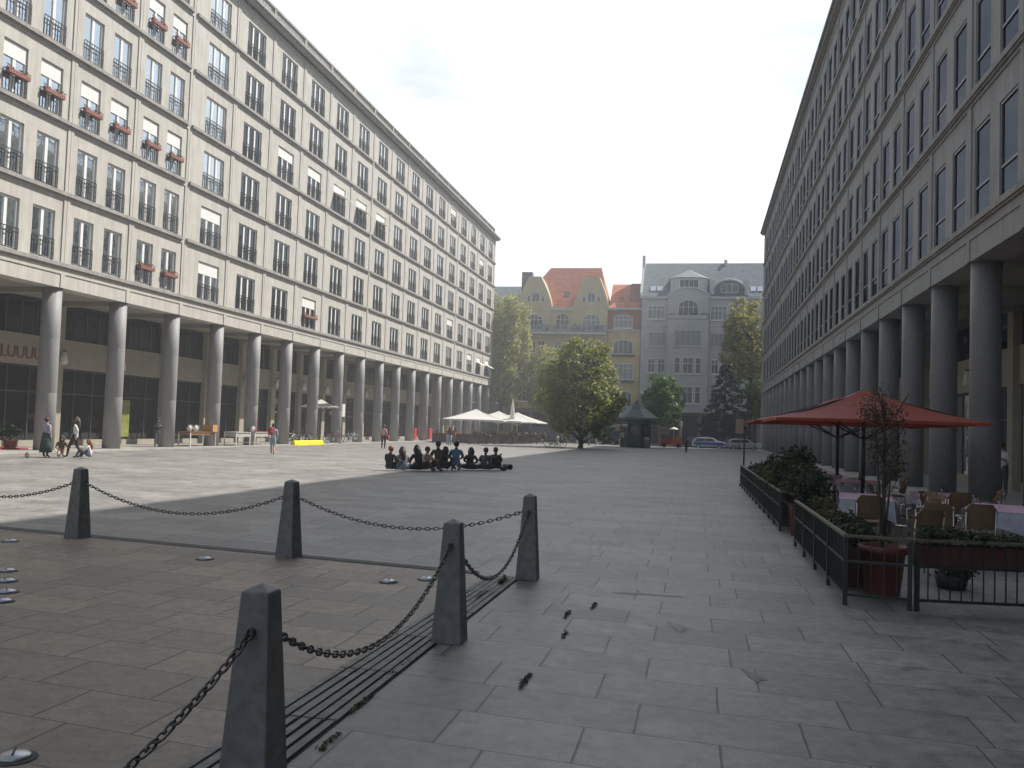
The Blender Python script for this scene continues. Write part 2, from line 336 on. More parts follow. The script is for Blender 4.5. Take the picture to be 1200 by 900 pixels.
# ================================================================== COLONNADE BUILDINGS
def window_kit(wd, ht, lights, frame_m, wide_mull=0.085, depth=0.14, transom=None):
    f = MB(); t = 0.085; d0, d1 = depth, depth+0.07
    f.box(-wd/2, d0, 0.03, -wd/2+t, d1, ht); f.box(wd/2-t, d0, 0.03, wd/2, d1, ht)
    f.box(-wd/2+t, d0, ht-t, wd/2-t, d1, ht); f.box(-wd/2+t, d0, 0.03, wd/2-t, d1, 0.03+t+0.05)
    for k in range(1, lights):
        x = -wd/2+wd*k/lights; f.box(x-wide_mull, d0-0.012, 0.03+t+0.05, x+wide_mull, d1-0.002, ht-t)
    if transom: f.box(-wd/2+t, d0+0.004, transom-0.035, wd/2-t, d1-0.008, transom+0.035)
    g = MB(); g.add([(-wd/2+t, d0+0.04, 0.1), (wd/2-t, d0+0.04, 0.1), (wd/2-t, d0+0.04, ht-t), (-wd/2+t, d0+0.04, ht-t)], [(0,1,2,3)])
    return f, g
def rail_kit(wd, top=0.98):
    r = MB(); a = wd/2-0.01; d = 0.02
    for z in (0.10, 0.80, top): r.box(-a, d-0.015, z-0.018, a, d+0.015, z+0.018)
    n = max(5, int(wd/0.16))
    for k in range(n+1):
        x = -a+2*a*k/n; r.box(x-0.009, d-0.009, 0.1, x+0.009, d+0.009, top)
    for k in range(n):
        if k % 3 == 1:
            x = -a+2*a*(k+0.5)/n; r.tube([(x+0.08*math.cos(q), d, 0.45+0.17*math.sin(q)) for q in np.linspace(0, 2*math.pi, 9)[:-1]], 0.009, 4, closed=True)
    return r
def wave_curtain(w0, w1, ht, d=0.29, z0=0.1, amp=0.035):
    c = MB(); n = 14; vs = []
    for k in range(n+1):
        x = w0+(w1-w0)*k/n; y = d+amp*math.sin(k*2.1)
        vs += [(x, y, z0), (x, y, ht)]
    c.add(vs, [(2*k, 2*k+2, 2*k+3, 2*k+1) for k in range(n)], 0, True); return c

def facade_wall(b, bays, zl, fh, nf, hw, pil=0.2, hd=0.30):
    for f in range(nf):
        z0 = zl+f*fh; z1 = z0+fh
        for (u0, u1, ops) in bays:
            a, c = u0+0.014, u1-0.014
            b.box(a, 0, z0, u0+pil, 0.45, z1); b.box(u1-pil, 0, z0, c, 0.45, z1)
            b.box(u0-0.1, 0.07, z0, a, 0.44, z1); b.box(c, 0.07, z0, u1+0.1, 0.44, z1)
            b.box(u0+pil, 0, z1-hd, u1-pil, 0.45, z1)
            xs = [u0+pil]+[q for o in ops for q in o]+[u1-pil]
            for k in range(0, len(xs), 2): b.box(xs[k], 0.05, z0, xs[k+1], 0.45, z1-hd)
            for o in ops: b.box(o[0], 0.05, z0+hw, o[1], 0.45, z1-hd)

def colonnade(name, label, loc, rz, J, bays, zb, zl, fh, nf, hw, wall_m, seams, kits, camloc, col_m, colr, u_end, arc_d, over, zc, zr, parapet_set, rng):
    t = thing(name, label, 'building', loc, rz)
    Minv = (Matrix.Translation(loc) @ Matrix.Rotation(rz, 4, 'Z'))
    ua, ub = J[0], u_end
    b = MB(); facade_wall(b, bays, zl, fh, nf, hw)
    b.box(J[-1], 0, zl, ub, 0.45, zl+nf*fh)          # end pier
    b.build('wall', wall_m, t)
    # body behind the facade: floors, back of rooms, roof slab
    b = MB()
    for f in range(nf): b.box(ua, 0.46, zl+f*fh-0.25, ub, 2.6, zl+f*fh-0.02, 0)
    b.box(ua, 2.6, zb+0.32, ub, 14, zl+nf*fh, 0); b.box(ua, 0.46, zl+nf*fh-0.02, ub, 14, zc, 0)
    for (u0, u1, ops) in bays: b.box(u0-0.08, 0.46, zl, u0+0.08, 2.6, zl+nf*fh, 0)
    b.box(ub-0.4, 0.46, zl, ub, 2.6, zl+nf*fh, 1)
    b.box(ub, 0.5, zl, ub+0.05, 14, zl+nf*fh, 1)
    b.build('rooms', [ROOM, wall_m], t)
    # entablature above the columns
    b = MB(); b.box(ua, 0.0, zb+0.62, ub, 0.9, zl-0.14); b.box(ua, 0.04, zb, ub, 0.9, zb+0.62)
    for k, u in enumerate(J): b.box(u-0.14, 0.0, zb, u+0.14, 0.05, zb+0.62)
    b.box(ub-0.3, 0, zb, ub, 0.05, zb+0.62)
    b.build('entablature', wall_m, t)
    # soffit
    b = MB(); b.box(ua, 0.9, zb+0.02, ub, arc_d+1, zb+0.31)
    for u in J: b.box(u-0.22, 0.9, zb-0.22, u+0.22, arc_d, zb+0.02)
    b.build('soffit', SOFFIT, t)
    # string courses
    b = MB(); cuts = [ua]+[J[0]+0]+[]
    segs = []; s0 = ua
    for sj in seams: segs.append((s0, sj-0.32)); s0 = sj+0.10
    segs.append((s0, ub+0.02))
    for f in range(nf):
        z = zl+f*fh
        for (a, c) in (segs if f else [(ua, ub+0.05)]):
            if c > a: b.box(a, -0.13, z-0.15, c, 0.2, z+0.02); b.box(a, -0.07, z-0.21, c, 0.1, z-0.15)
    b.build('string_course', TRIM, t)
    # cornice and parapet
    b = MB(); zt = zl+nf*fh
    b.box(ua, -0.18, zt, ub+0.18, 0.5, zc-0.42); b.box(ua, -over+0.16, zc-0.42, ub+over-0.16, 0.5, zc-0.22); b.box(ua, -over, zc-0.22, ub+over, 0.6, zc)
    b.build('cornice', TRIM, t)
    b = MB(); p = parapet_set
    b.box(ua, p, zc, ub-0.3, p+0.3, zc+0.55, 0); b.box(ua, p-0.04, zr-0.14, ub-0.3, p+0.2, zr, 0)
    for u in J: b.box(u-0.16, p-0.03, zc+0.55, u+0.16, p+0.22, zr-0.14, 0)
    n = int((ub-0.3-ua)/0.22)
    for k in range(n): u = ua+k*0.22; b.box(u-0.03, p+0.06, zc+0.55, u+0.03, p+0.12, zr-0.14, 0)
    b.build('parapet', TRIM, t)
    # columns
    b = MB(); segs_ = []
    for k in range(7): segs_ += [(colr*(1.0-0.004*k), (zb-0.05)*k/6+ (0.006 if k else 0)), ]
    b.lathe([(colr, 0.05), (colr*0.985, zb*0.35), (colr*0.975, zb*0.36), (colr*0.985, zb*0.361), (colr*0.97, zb*0.68), (colr*0.96, zb*0.685), (colr*0.97, zb*0.69), (colr*0.955, zb+0.01)], n=28)
    cm = b.mesh('column', col_m)
    for u in J: link('column', cm, t, (u, 0.08+colr, 0))
    # back wall of the arcade
    b = MB(); d = arc_d
    b.box(ua, d, 4.05, ub, d+0.4, 5.55)
    for u in J: b.box(u-0.32, d-0.22, 0.05, u+0.32, d+0.3, zb+0.02)
    b.box(ua, d+1.9, 0, ub, d+2.2, zb, 1); b.box(ua, d+0.02, 4.02, ub, d+1.9, 4.05, 1)
    b.box(ua, d+0.05, 0.05, ub, d+0.35, 0.35)
    b.build('arcade_wall', [SHOPWALL, DARKWALL], t)
    fm = MB(); wd = J[1]-J[0]-0.64
    for x in (-wd/2+0.03, -wd*0.18, wd*0.18, wd/2-0.03): fm.box(x-0.04, 0.1, 0.35, x+0.04, 0.18, 4.02)
    fm.box(-wd/2, 0.1, 2.7, wd/2, 0.17, 2.78); fm.box(-wd/2, 0.1, 3.94, wd/2, 0.17, 4.02)
    for x in (-wd/2+0.03, -wd*0.25, 0, wd*0.25, wd/2-0.03): fm.box(x-0.035, 0.1, 5.55, x+0.035, 0.18, zb-0.22)
    gm = MB(); gm.add([(-wd/2,0.14,0.35),(wd/2,0.14,0.35),(wd/2,0.14,4.02),(-wd/2,0.14,4.02)], [(0,1,2,3)])
    gm.add([(-wd/2,0.14,5.55),(wd/2,0.14,5.55),(wd/2,0.14,zb),(-wd/2,0.14,zb)], [(0,1,2,3)])
    fm_, gm_ = fm.mesh('shop_window', mat('shop_bronze', (0.05, 0.047, 0.043), 0.5)), gm.mesh('pane', GLASS_D)
    for k in range(len(J)-1):
        o = link('shop_window', fm_, t, ((J[k]+J[k+1])/2, d, 0)); link('pane', gm_, o)
    # windows
    wl = []
    for f in range(nf):
        for bi, (u0, u1, ops) in enumerate(bays):
            for oi, o in enumerate(ops):
                u = (o[0]+o[1])/2; z = zl+f*fh
                P = Minv @ Vector((u, 0, z+1.2)); dd = P-Vector((0, 0, H))
                cz = dd.dot(Fv); px = 600+1067*dd.dot(Rv)/max(cz, 1); py = 450-1067*dd.dot(Uv)/max(cz, 1)
                vis = cz > 0 and -60 < px < 1260 and -60 < py
                wl.append((0 if vis else 1, dd.length, u, z, o[1]-o[0], f, bi, oi))
    wl.sort()
    rest = MB()
    for i, (hid, dist, u, z, wd, f, bi, oi) in enumerate(wl):
        K = kits(wd, f, bi, oi, rng)
        if i < 100:
            o = link('window', K['frame'][1], t, (u, 0, z)); link('pane', K['pane'][1], o)
            for key, nm in (('rail', 'railing'), ('blind', 'roller_blind'), ('curtain', 'curtain'), ('awning', 'awning'), ('box', 'flower_box'), ('flowers', 'flowers')):
                if key in K: link(nm, K[key][1], o)
        else:
            slot = {'frame': 0, 'pane': 1, 'rail': 2, 'blind': 3, 'curtain': 4, 'awning': 5, 'box': 6}
            for key, s_ in slot.items():
                if key in K: rest.merge(K[key][0], Matrix.Translation((u, 0, z)), s_)
    if rest.v:
        o = rest.build('windows', [KITF[name], GLASS_O if 'office' in name else GLASS, RAIL, BLINDM, CURT, AWNM, BOXM], t); o['kind'] = 'stuff'
    return t
KITF = {}
CACHE = {}
def mesh_pair(key, fn, name, m):
    if key not in CACHE:
        b = fn(); CACHE[key] = (b, b.mesh(name, m))
    return CACHE[key]
def kits_left(wd, f, bi, oi, rng):
    narrow = wd < 1.6; ht = 2.28; q = round(wd, 2); K = {}
    lights = 2 if narrow else 3
    def mk(i): return lambda: window_kit(wd, ht, lights, WHITEF)[i]
    K['frame'] = mesh_pair(('lf', q), mk(0), 'window', WHITEF); K['pane'] = mesh_pair(('lg', q), mk(1), 'pane', GLASS)
    K['rail'] = mesh_pair(('lr', q), lambda: rail_kit(wd), 'railing', RAIL)
    w_ = wd/2-0.08; r = rng.random()
    # curtains vary from window to window
    if r < 0.36: K['curtain'] = mesh_pair(('c1', q), lambda: wave_curtain(-w_, w_, ht-0.1), 'curtain', CURT)
    elif r < 0.74:
        def two():
            c = wave_curtain(-w_, -w_*0.35, ht-0.1); d = wave_curtain(w_*0.45, w_, ht-0.1); c.merge(d, Matrix()); return c
        K['curtain'] = mesh_pair(('c2', q), two, 'curtain', CURT)
    elif r < 0.88: K['curtain'] = mesh_pair(('c3', q), lambda: wave_curtain(w_*0.1, w_, ht-0.1), 'curtain', CURT)
    blind = rng.random() < 0.05; box = False; aw = False
    if bi <= 10 and f == 2: blind = True; box = True
    if bi in (9, 10) and f == 4: blind = True; box = True
    if bi == 11 and f == 1: blind = True
    if bi == 14 and f == 0: blind = True; box = True
    if bi == 10 and f == 0: box = True; blind = False
    if (bi in (15, 16, 17) and f == 3) or (bi in (25, 26) and f == 0): aw = True; blind = True
    if bi == 14 and f == 3: blind = True
    if blind:
        def bl():
            c = MB(); c.box(-wd/2+0.01, 0.13, ht-0.66, wd/2-0.01, 0.15, ht-0.02); c.box(-wd/2+0.01, 0.11, ht-0.70, wd/2-0.01, 0.17, ht-0.66); return c
        K['blind'] = mesh_pair(('b', q), bl, 'roller_blind', BLINDM)
    if aw:
        def aa():
            c = MB(); z = ht-0.62
            c.add([(-wd/2,0.1,z),(wd/2,0.1,z),(wd/2,-0.75,z-0.42),(-wd/2,-0.75,z-0.42),(-wd/2,0.1,z-0.02),(wd/2,0.1,z-0.02),(wd/2,-0.75,z-0.46),(-wd/2,-0.75,z-0.46)],
                  [(0,1,2,3),(4,7,6,5),(0,4,5,1),(1,5,6,2),(2,6,7,3),(3,7,4,0)]); return c
        K['awning'] = mesh_pair(('a', q), aa, 'awning', AWNM)
    if box:
        def bx():
            c = MB(); c.box(-wd/2+0.08, -0.2, 0.82, wd/2-0.08, -0.03, 1.0); return c
        K['box'] = mesh_pair(('x', q), bx, 'flower_box', BOXM)
        if ('xf', q) not in CACHE:
            me = leaves_mesh('flowers', [(x, -0.11, 1.05, 0.22, 0.12, 0.13) for x in np.linspace(-wd/2+0.2, wd/2-0.2, 4)], 160, 0.09, [FLOW], 3)
            CACHE[('xf', q)] = (None, me)
        K['flowers'] = CACHE[('xf', q)]
    return K
def kits_right(wd, f, bi, oi, rng):
    q = round(wd, 2); K = {}
    def mk(i): return lambda: window_kit(wd, 2.72, 1 if wd < 1.8 else 3, GREYF, 0.03, 0.075, transom=0.95)[i]
    K['frame'] = mesh_pair(('rf', q), mk(0), 'window', GREYF); K['pane'] = mesh_pair(('rg', q), mk(1), 'pane', GLASS_O)
    r = rng.random(); w_ = wd/2-0.08
    if r < 0.28: K['curtain'] = mesh_pair(('rc1', q), lambda: wave_curtain(-w_, w_, 2.62, z0=1.5, amp=0.004), 'curtain', CURT)
    return K
KITF['colonnade_apartment_block'] = WHITEF; KITF['colonnade_office_block'] = GREYF

# left: sunny apartment block
sL = 4.826; JL = [k*sL for k in range(-9, 19)]  # nearest bays are out of view, added to darken the near ground
baysL = []
for k in range(-9, 18):
    u0, u1 = k*sL, (k+1)*sL
    if k < 2: ops = [(u0+0.56, u0+1.96), (u0+2.74, u0+4.14)]
    elif k == 2: ops = [(u0+1.62, u0+3.92)]
    else: ops = [(u0+1.22, u0+3.62)]
    baysL.append((u0, u1, ops))
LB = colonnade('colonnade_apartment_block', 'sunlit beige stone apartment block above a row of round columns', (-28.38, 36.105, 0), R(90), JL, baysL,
          7.41, 8.50, 3.225, 6, 2.28, STONE, [2*sL, 8*sL, 14*sL], kits_left, None, GRAN, 0.43, 87.3, 3.95, 0.6, 28.25, 29.43, 0.1, random.Random(5))
# right: shaded office block
sR = 4.583; YR1 = 118.6; JR = [YR1-(24.04+k*sR) for k in range(20, -9, -1)]  # row carried on unseen behind the viewer to deepen the foreground shade
JR = sorted(JR); baysR = []
for i in range(len(JR)-1):
    u0, u1 = JR[i], JR[i+1]
    ops = [(u0+0.42, u0+1.84), (u0+2.66, u0+4.08)] if i >= 3 else [(u0+1.0, u0+3.5)]
    baysR.append((u0, u1, ops))
JR2 = [u for u in JR]
def office():
    # the block runs from JR[0] (far end) to beyond the left of the first bay
    return colonnade('colonnade_office_block', 'shade-darkened stone office block with tall narrow windows above round columns', (7.62, YR1, 0), R(-90), JR2, baysR,
          7.07, 8.16, 3.78, 5, 2.72, STONE_SHADED, [JR[3]], kits_right, None, GRAN_D, 0.43, JR[-1]+0.4, 4.2, 0.5, 27.55, 29.3, 0.5, random.Random(9))
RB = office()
# far end pier of the office block
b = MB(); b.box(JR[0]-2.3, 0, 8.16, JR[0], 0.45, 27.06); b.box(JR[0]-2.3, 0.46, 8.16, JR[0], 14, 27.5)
b.build('end_wall', STONE_SHADED, RB)
b = MB(); b.box(JR[0]-2.3, 0.0, 0, JR[0]-1.5, 0.9, 8.16); b.box(JR[0]-1.5, 0.0, 7.07, JR[0], 0.9, 8.02); b.build('end_pier', STONE_SHADED, RB)
b = MB(); b.box(JR[0]-2.8, -0.5, 27.33, JR[0], 0.6, 27.55); b.box(JR[0]-2.65, -0.34, 27.13, JR[0], 0.5, 27.33); b.box(JR[0]-2.0, 0.5, 27.55, JR[0], 0.8, 29.3); b.build('end_cornice', TRIM, RB)
for f in range(5):
    z = 8.16+f*3.78; b = MB(); b.box(JR[0]-2.35, -0.13, z-0.15, JR[0], 0.2, z+0.02); b.build('string_course', TRIM, RB)
# wall lamps on the arcade pilasters (hung on the building: its parts)
lm = MB(); lm.lathe([(0.05, -0.28), (0.2, -0.22), (0.17, 0.05), (0.11, 0.38)], n=8, m=0); lm.lathe([(0.13, 0.38), (0.05, 0.47)], n=8, m=1); lm.box(-0.02, 0, 0.05, 0.02, 0.24, 0.1, 1)
LAMPW = mat('opal_lamp_glass', (0.72, 0.70, 0.62), 0.4, var=0.05)
lmm = lm.mesh('wall_lamp', [LAMPW, RAIL])
for u in JL: link('wall_lamp', lmm, LB, (u, 3.95-0.22-0.26, 4.5))
for u in JR[::2]: link('wall_lamp', lmm, RB, (u, 4.2-0.22-0.26, 4.5))
# shop lettering, faded orange, above the first shop
fc = bpy.data.curves.new('lettering_curve', 'FONT'); fc.body = 'N LUUUUP'; fc.size = 0.85; fc.extrude = 0.02; fc.align_x = 'RIGHT'
fo = bpy.data.objects.new('lettering_curve', fc); C.objects.link(fo); dg = bpy.context.evaluated_depsgraph_get()
fme = bpy.data.meshes.new_from_object(fo.evaluated_get(dg)); bpy.data.objects.remove(fo); fme.materials.clear(); fme.materials.append(mat('faded_orange_letters', (0.22, 0.11, 0.065), 0.6))
fo = link('shop_lettering', fme, LB, (4.25, 3.92, 4.35)); fo.rotation_euler = (R(90), 0, 0)

# ================================================================== HOUSES ACROSS THE STREET
YF = 141.0
OCHRE = mat('ochre_plaster', (0.56, 0.44, 0.22), 0.85, var=0.1, scale=0.8)
GABLEP = mat('pale_ochre_plaster', (0.53, 0.46, 0.28), 0.85, var=0.08, scale=0.8)
BRICKR = mat('red_brick', (0.30, 0.115, 0.07), 0.85, var=0.15, scale=5)
def tile_mat(name, a, bcol, period):
    m = mat(name, a, 0.75, var=0.2, scale=1.5); t = m.node_tree; n = t.nodes; l = t.links; bs = n['Principled BSDF']
    tcn = n.new('ShaderNodeTexCoord'); wv = n.new('ShaderNodeTexWave'); wv.wave_type = 'BANDS'; wv.bands_direction = 'Z'; wv.inputs['Scale'].default_value = period; wv.inputs['Distortion'].default_value = 0.4
    l.new(tcn.outputs['Object'], wv.inputs['Vector']); src = bs.inputs['Base Color'].links[0].from_socket
    mm = n.new('ShaderNodeMix'); mm.data_type = 'RGBA'; mm.inputs['B'].default_value = (*bcol, 1); rr = n.new('ShaderNodeMapRange'); rr.inputs[1].default_value = 0.75; rr.inputs[2].default_value = 1.0; rr.inputs[4].default_value = 0.8
    l.new(wv.outputs[0], rr.inputs[0]); l.new(rr.outputs[0], mm.inputs['Factor']); l.new(src, mm.inputs['A']); l.new(mm.outputs['Result'], bs.inputs['Base Color']); return m
TILE = tile_mat('red_roof_tiles', (0.56, 0.19, 0.105), (0.42, 0.14, 0.08), 0.55)
SLATE = tile_mat('grey_slate', (0.17, 0.20, 0.215), (0.11, 0.13, 0.14), 0.6)
GREYP = mat('grey_blue_plaster', (0.47, 0.475, 0.485), 0.85, var=0.08, scale=0.8)
GREYT = mat('grey_trim', (0.55, 0.555, 0.56), 0.8, var=0.06)
BROWNP = mat('brown_plaster', (0.20, 0.16, 0.12), 0.85, var=0.12)
SHOPD = mat('dark_shop_front', (0.035, 0.032, 0.03), 0.6, var=0.3, scale=0.8)
FGLASS = mat('far_window_glass', (0.035, 0.042, 0.05), 0.08, var=0.5, scale=0.5, spec=0.8)
FCURT = mat('far_window_curtained', (0.20, 0.21, 0.22), 0.15, var=0.35, scale=1.2, stretch=(3, 1, 0.4), spec=0.8)
def arch_poly(x0, x1, z0, z1, arch):
    if not arch: return [(x0, z0), (x1, z0), (x1, z1), (x0, z1)]
    rise = arch*(x1-x0)/2; c = (x0+x1)/2; r = (x1-x0)/2; p = [(x0, z0), (x1, z0)]
    for k in range(11):
        t = math.pi*k/10; p.append((c+r*math.cos(t), z1-rise+rise*math.sin(t)))
    return p
def far_window(parent, x0, x1, z0, z1, lights=2, arch=0.0, y=0.0, frame=WHITEF, glass=FGLASS, transom=None, sill=True, bar=0.06):
    p = arch_poly(x0, x1, z0, z1, arch); f = MB()
    for i in range(len(p)):
        a, c = Vector((p[i][0], 0, p[i][1])), Vector((p[(i+1) % len(p)][0], 0, p[(i+1) % len(p)][1])); d = c-a
        if d.length < 1e-3: continue
        f.obox(((a.x+c.x)/2, y-0.05, (a.z+c.z)/2), (d.length+bar*0.6, 0.1, bar*1.4), 0, 0, 0, -math.atan2(d.z, d.x))
    for k in range(1, lights):
        x = x0+(x1-x0)*k/lights; c = (x0+x1)/2; r = (x1-x0)/2; top = z1 if not arch else z1-arch*r+arch*r*math.sqrt(max(0, 1-((x-c)/r)**2))
        f.box(x-bar/2, y-0.088, z0, x+bar/2, y-0.012, top)
    if transom: f.box(x0, y-0.083, transom-bar/2, x1, y-0.014, transom+bar/2)
    if sill: f.box(x0-0.12, y-0.2, z0-0.16, x1+0.12, y-0.002, z0-0.04)
    o = f.build('window', frame, parent)
    g = MB(); g.prism(p, y-0.02, y-0.005); g.build('pane', glass, o); return o
def pane_pick(i): return FCURT if (i*7) % 3 == 0 else FGLASS

# ---- yellow house with two bell gables
X0 = -21.5
t = thing('gabled_house', 'yellow house with two bell shaped gables and a steep red tiled roof between them', 'house', (X0, YF, 0))
def S(x): return x-X0
b = MB(); b.box(S(-28.9), 0, 4.9, S(-14.2), 11, 21.0); b.build('wall', OCHRE, t)
b = MB(); b.box(S(-28.9), 0.3, 0, S(-14.2), 11, 4.9); 
for x in np.linspace(-28.6, -14.5, 6): b.box(S(x)-0.25, 0, 0, S(x)+0.25, 0.3, 4.9, 1)
b.box(S(-28.9), 0.02, 4.3, S(-14.2), 0.3, 4.9, 1); b.build('shop_front', [SHOPD, BROWNP], t)
def bell(xl, xr, tl, tr, zb_, zt):
    p = [(xl, zb_)]
    p.append((xr, zb_))
    for k in range(1, 9):
        q = k/8; p.append((xr+(tr-xr)*(q**1.4), zb_+(zt-zb_)*q))
    for k in range(8, -1, -1):
        q = k/8; p.append((xl+(tl-xl)*(q**1.4), zb_+(zt-zb_)*q))
    return [(S(a), z) for a, z in p[1:]]
for (xl, xr, tl, tr) in ((-28.6, -23.0, -26.8, -24.9), (-19.7, -14.1, -17.9, -15.7)):
    b = MB(); b.prism(bell(xl, xr, tl, tr, 20.9, 25.75), -0.12, 3.2); b.build('gable', GABLEP, t)
    b = MB(); b.box(S(xl)+0.1, -0.1, 17.0, S(xr)-0.1, -0.004, 20.9); b.build('gable_base', GABLEP, t)
b = MB(); zr_ = 28.0
v = [(S(-29.0),0.3,20.6),(S(-14.0),0.3,20.6),(S(-14.0),10.5,20.6),(S(-29.0),10.5,20.6),(S(-24.2),5.0,zr_),(S(-15.9),5.0,zr_)]
b.add(v, [(0,1,5,4),(1,2,5),(2,3,4,5),(3,0,4),(0,3,2,1)]); rf = b.build('roof', TILE, t)
b = MB(); b.box(S(-28.6), 3, 21, S(-26.9), 4.2, 27.0); b.build('chimney', mat('dark_chimney', (0.10,0.10,0.11), 0.8), rf)
b = MB(); b.obox((S(-21.0), 1.75, 23.2), (0.9, 0.1, 1.0), 0, 0, R(-32.5)); b.build('skylight', GREYF, rf)
b = MB(); b.box(S(-23.2), -0.3, 20.35, S(-19.5), 0.4, 20.62); b.build('gutter', GREYT, t)
for xc in (-25.6, -16.8):
    far_window(t, S(xc-0.6), S(xc+0.6), 21.7, 23.2, 2, 0.9, -0.12, glass=pane_pick(1), sill=False)
    for dx in (-1.15, 1.15): far_window(t, S(xc+dx-0.25), S(xc+dx+0.25), 21.7, 22.6, 1, 0.0, -0.12, sill=False)
far_window(t, S(-27.1), S(-24.4), 17.3, 19.7, 4, 0.7, -0.1, transom=18.9); far_window(t, S(-22.3), S(-20.2), 17.3, 19.9, 3, 0.9, -0.01, transom=18.9); far_window(t, S(-18.1), S(-15.3), 17.3, 19.8, 4, 0.7, -0.1, glass=FCURT, transom=18.9)
for i, x in enumerate((-28.1, -26.0, -24.5, -21.9, -20.4, -18.6, -17.0, -15.3)): far_window(t, S(x-0.55), S(x+0.55), 13.7, 15.6, 2, 0.8, glass=pane_pick(i))
for z0 in (9.7, 6.0):
    for i, x in enumerate((-27.0, -24.0, -21.2, -18.5, -15.8)): far_window(t, S(x-1.0), S(x+1.0), z0, z0+2.3, 3, 0, glass=pane_pick(i+1), transom=z0+1.6)
b = MB(); b.box(S(-28.3), -1.3, 16.55, S(-14.3), -0.13, 16.85); bal = b.build('balcony', GREYT, t)
b = MB(); b.box(S(-28.3), -1.3, 17.85, S(-14.3), -1.2, 17.95)
for k in range(71): x = S(-28.3)+k*0.2; b.box(x-0.03, -1.27, 16.85, x+0.03, -1.22, 17.85)
for k in range(15): x = S(-28.2)+k; b.box(x-0.08, -1.3, 16.85, x+0.08, -1.18, 18.02)
b.build('railing', mat('grey_rail', (0.30, 0.33, 0.35), 0.6), bal)
LEAFD = leaf_mat('dark_green_leaf', (0.05, 0.085, 0.03), (0.025, 0.045, 0.02))
link('balcony_plants', leaves_mesh('balcony_plants', [(S(x), -0.9, 17.5, 0.9, 0.3, 0.75) for x in (-19.2, -18.2, -16.3, -15.2, -23.9)], 900, 0.2, [LEAFD], 4), bal)

# ---- narrow yellow house with a brick storey
X0 = -11.7
t = thing('narrow_house', 'narrow ochre house with a red brick upper storey beside the grey house', 'house', (X0, YF, 0))
b = MB(); b.box(S(-14.15), 0.25, 4.9, S(-9.1), 11, 17.5); b.build('wall', OCHRE, t)
b = MB(); b.box(S(-14.15), 0.25, 17.5, S(-9.1), 11, 20.55); b.build('brick_storey', BRICKR, t)
b = MB(); b.box(S(-14.15), 0.5, 0, S(-9.1), 11, 4.9); b.build('shop_front', SHOPD, t)
b = MB(); b.box(S(-14.15), -0.15, 20.55, S(-9.1), 11, 20.85); b.box(S(-14.15), 0.05, 17.3, S(-9.1), 0.3, 17.5); b.build('cornice', GREYT, t)
b = MB(); b.prism([(0.0, 20.85), (5.0, 25.3), (10.5, 20.85)], S(-14.0), S(-9.2), axis='x'); rf = b.build('roof', TILE, t)
b = MB(); b.prism([(0.05, 20.85), (5.0, 25.45), (10.4, 20.85)], S(-11.05), S(-9.2), axis='x'); b.build('fire_wall_tiles', tile_mat('old_tiles', (0.30, 0.12, 0.09), (0.2, 0.08, 0.06), 0.55), rf)
b = MB(); b.obox((S(-12.2), 1.7, 22.55), (0.5, 0.1, 0.6), 0, 0, R(-41.7)); b.build('skylight', GREYF, rf)
far_window(t, S(-13.2), S(-10.4), 17.75, 19.7, 4, 0.25, 0.25, glass=FCURT, transom=19.0)
far_window(t, S(-13.2), S(-10.2), 13.7, 15.9, 4, 0.45, 0.25, glass=FGLASS); far_window(t, S(-13.1), S(-10.1), 9.7, 12.2, 4, 0, 0.25, glass=FCURT, transom=11.5)
far_window(t, S(-13.0), S(-10.2), 5.6, 7.9, 4, 0.3, 0.25)
for z in (13.4, 9.4): 
    b = MB(); b.box(S(-13.4), -0.1, z-0.1, S(-9.9), 0.24, z+0.22); b.build('window_ledge', SHOPD, t)

# ---- grey-blue house
X0 = 0.0
t = thing('grey_house', 'pale grey blue house with rounded central gable under a slate roof', 'house', (X0, YF, 0))
b = MB(); b.box(-9.0, 0, 4.9, 18, 11, 22.5); b.build('wall', GREYP, t)
b = MB(); b.box(-9.0, 0.3, 0, 18, 11, 4.9)
for x in np.linspace(-8.6, 17.6, 10): b.box(x-0.3, 0.02, 0, x+0.3, 0.3, 4.9, 1)
b.box(-9, -0.1, 4.5, 18, 0.3, 4.9, 1); b.build('shop_front', [SHOPD, BROWNP], t)
p = [(-5.0, 4.95), (1.15, 4.95), (1.15, 22.3)]
for k in range(1, 12): q = math.pi*k/12; p.append((-1.92+3.07*math.cos(q), 22.3+1.6*math.sin(q)))
p.append((-5.0, 22.3))
b = MB(); b.prism([(x, z) for x, z in p if True], -0.25, 2.0); b.build('gable', GREYP, t)
b = MB(); b.box(-4.98, -1.0, 4.9, 1.13, -0.25, 19.1); b.build('bay', GREYP, t)
b = MB()
pts = [(-1.92+3.15*math.cos(math.pi*k/14), 22.32+1.68*math.sin(math.pi*k/14)) for k in range(15)]
b.tube([(x, -0.28, z) for x, z in pts], 0.17, 6); b.box(-9.2, -0.35, 22.3, -5.1, 0.3, 22.65); b.box(1.25, -0.35, 22.3, 18, 0.3, 22.65)
b.box(-9.0, -0.1, 18.1, -5.0, 0, 18.3); b.box(1.2, -0.1, 18.1, 18, 0, 18.3); b.build('cornice', GREYT, t)
b = MB(); b.box(-5.1, -1.15, 19.1, 1.25, -0.22, 19.3); b.box(-5.05, -1.12, 19.3, -4.9, -0.3, 19.75); b.box(1.05, -1.12, 19.3, 1.2, -0.3, 19.75); b.box(-5.05, -1.12, 19.3, 1.2, -1.0, 19.7); bl = b.build('balcony', GREYP, t)
link('balcony_plants', leaves_mesh('balcony_plants', [(x, -0.9, 19.8, 0.6, 0.25, 0.3) for x in (-4.4, -2.9, -1.0, 0.5)], 400, 0.16, [LEAFD], 6), bl)
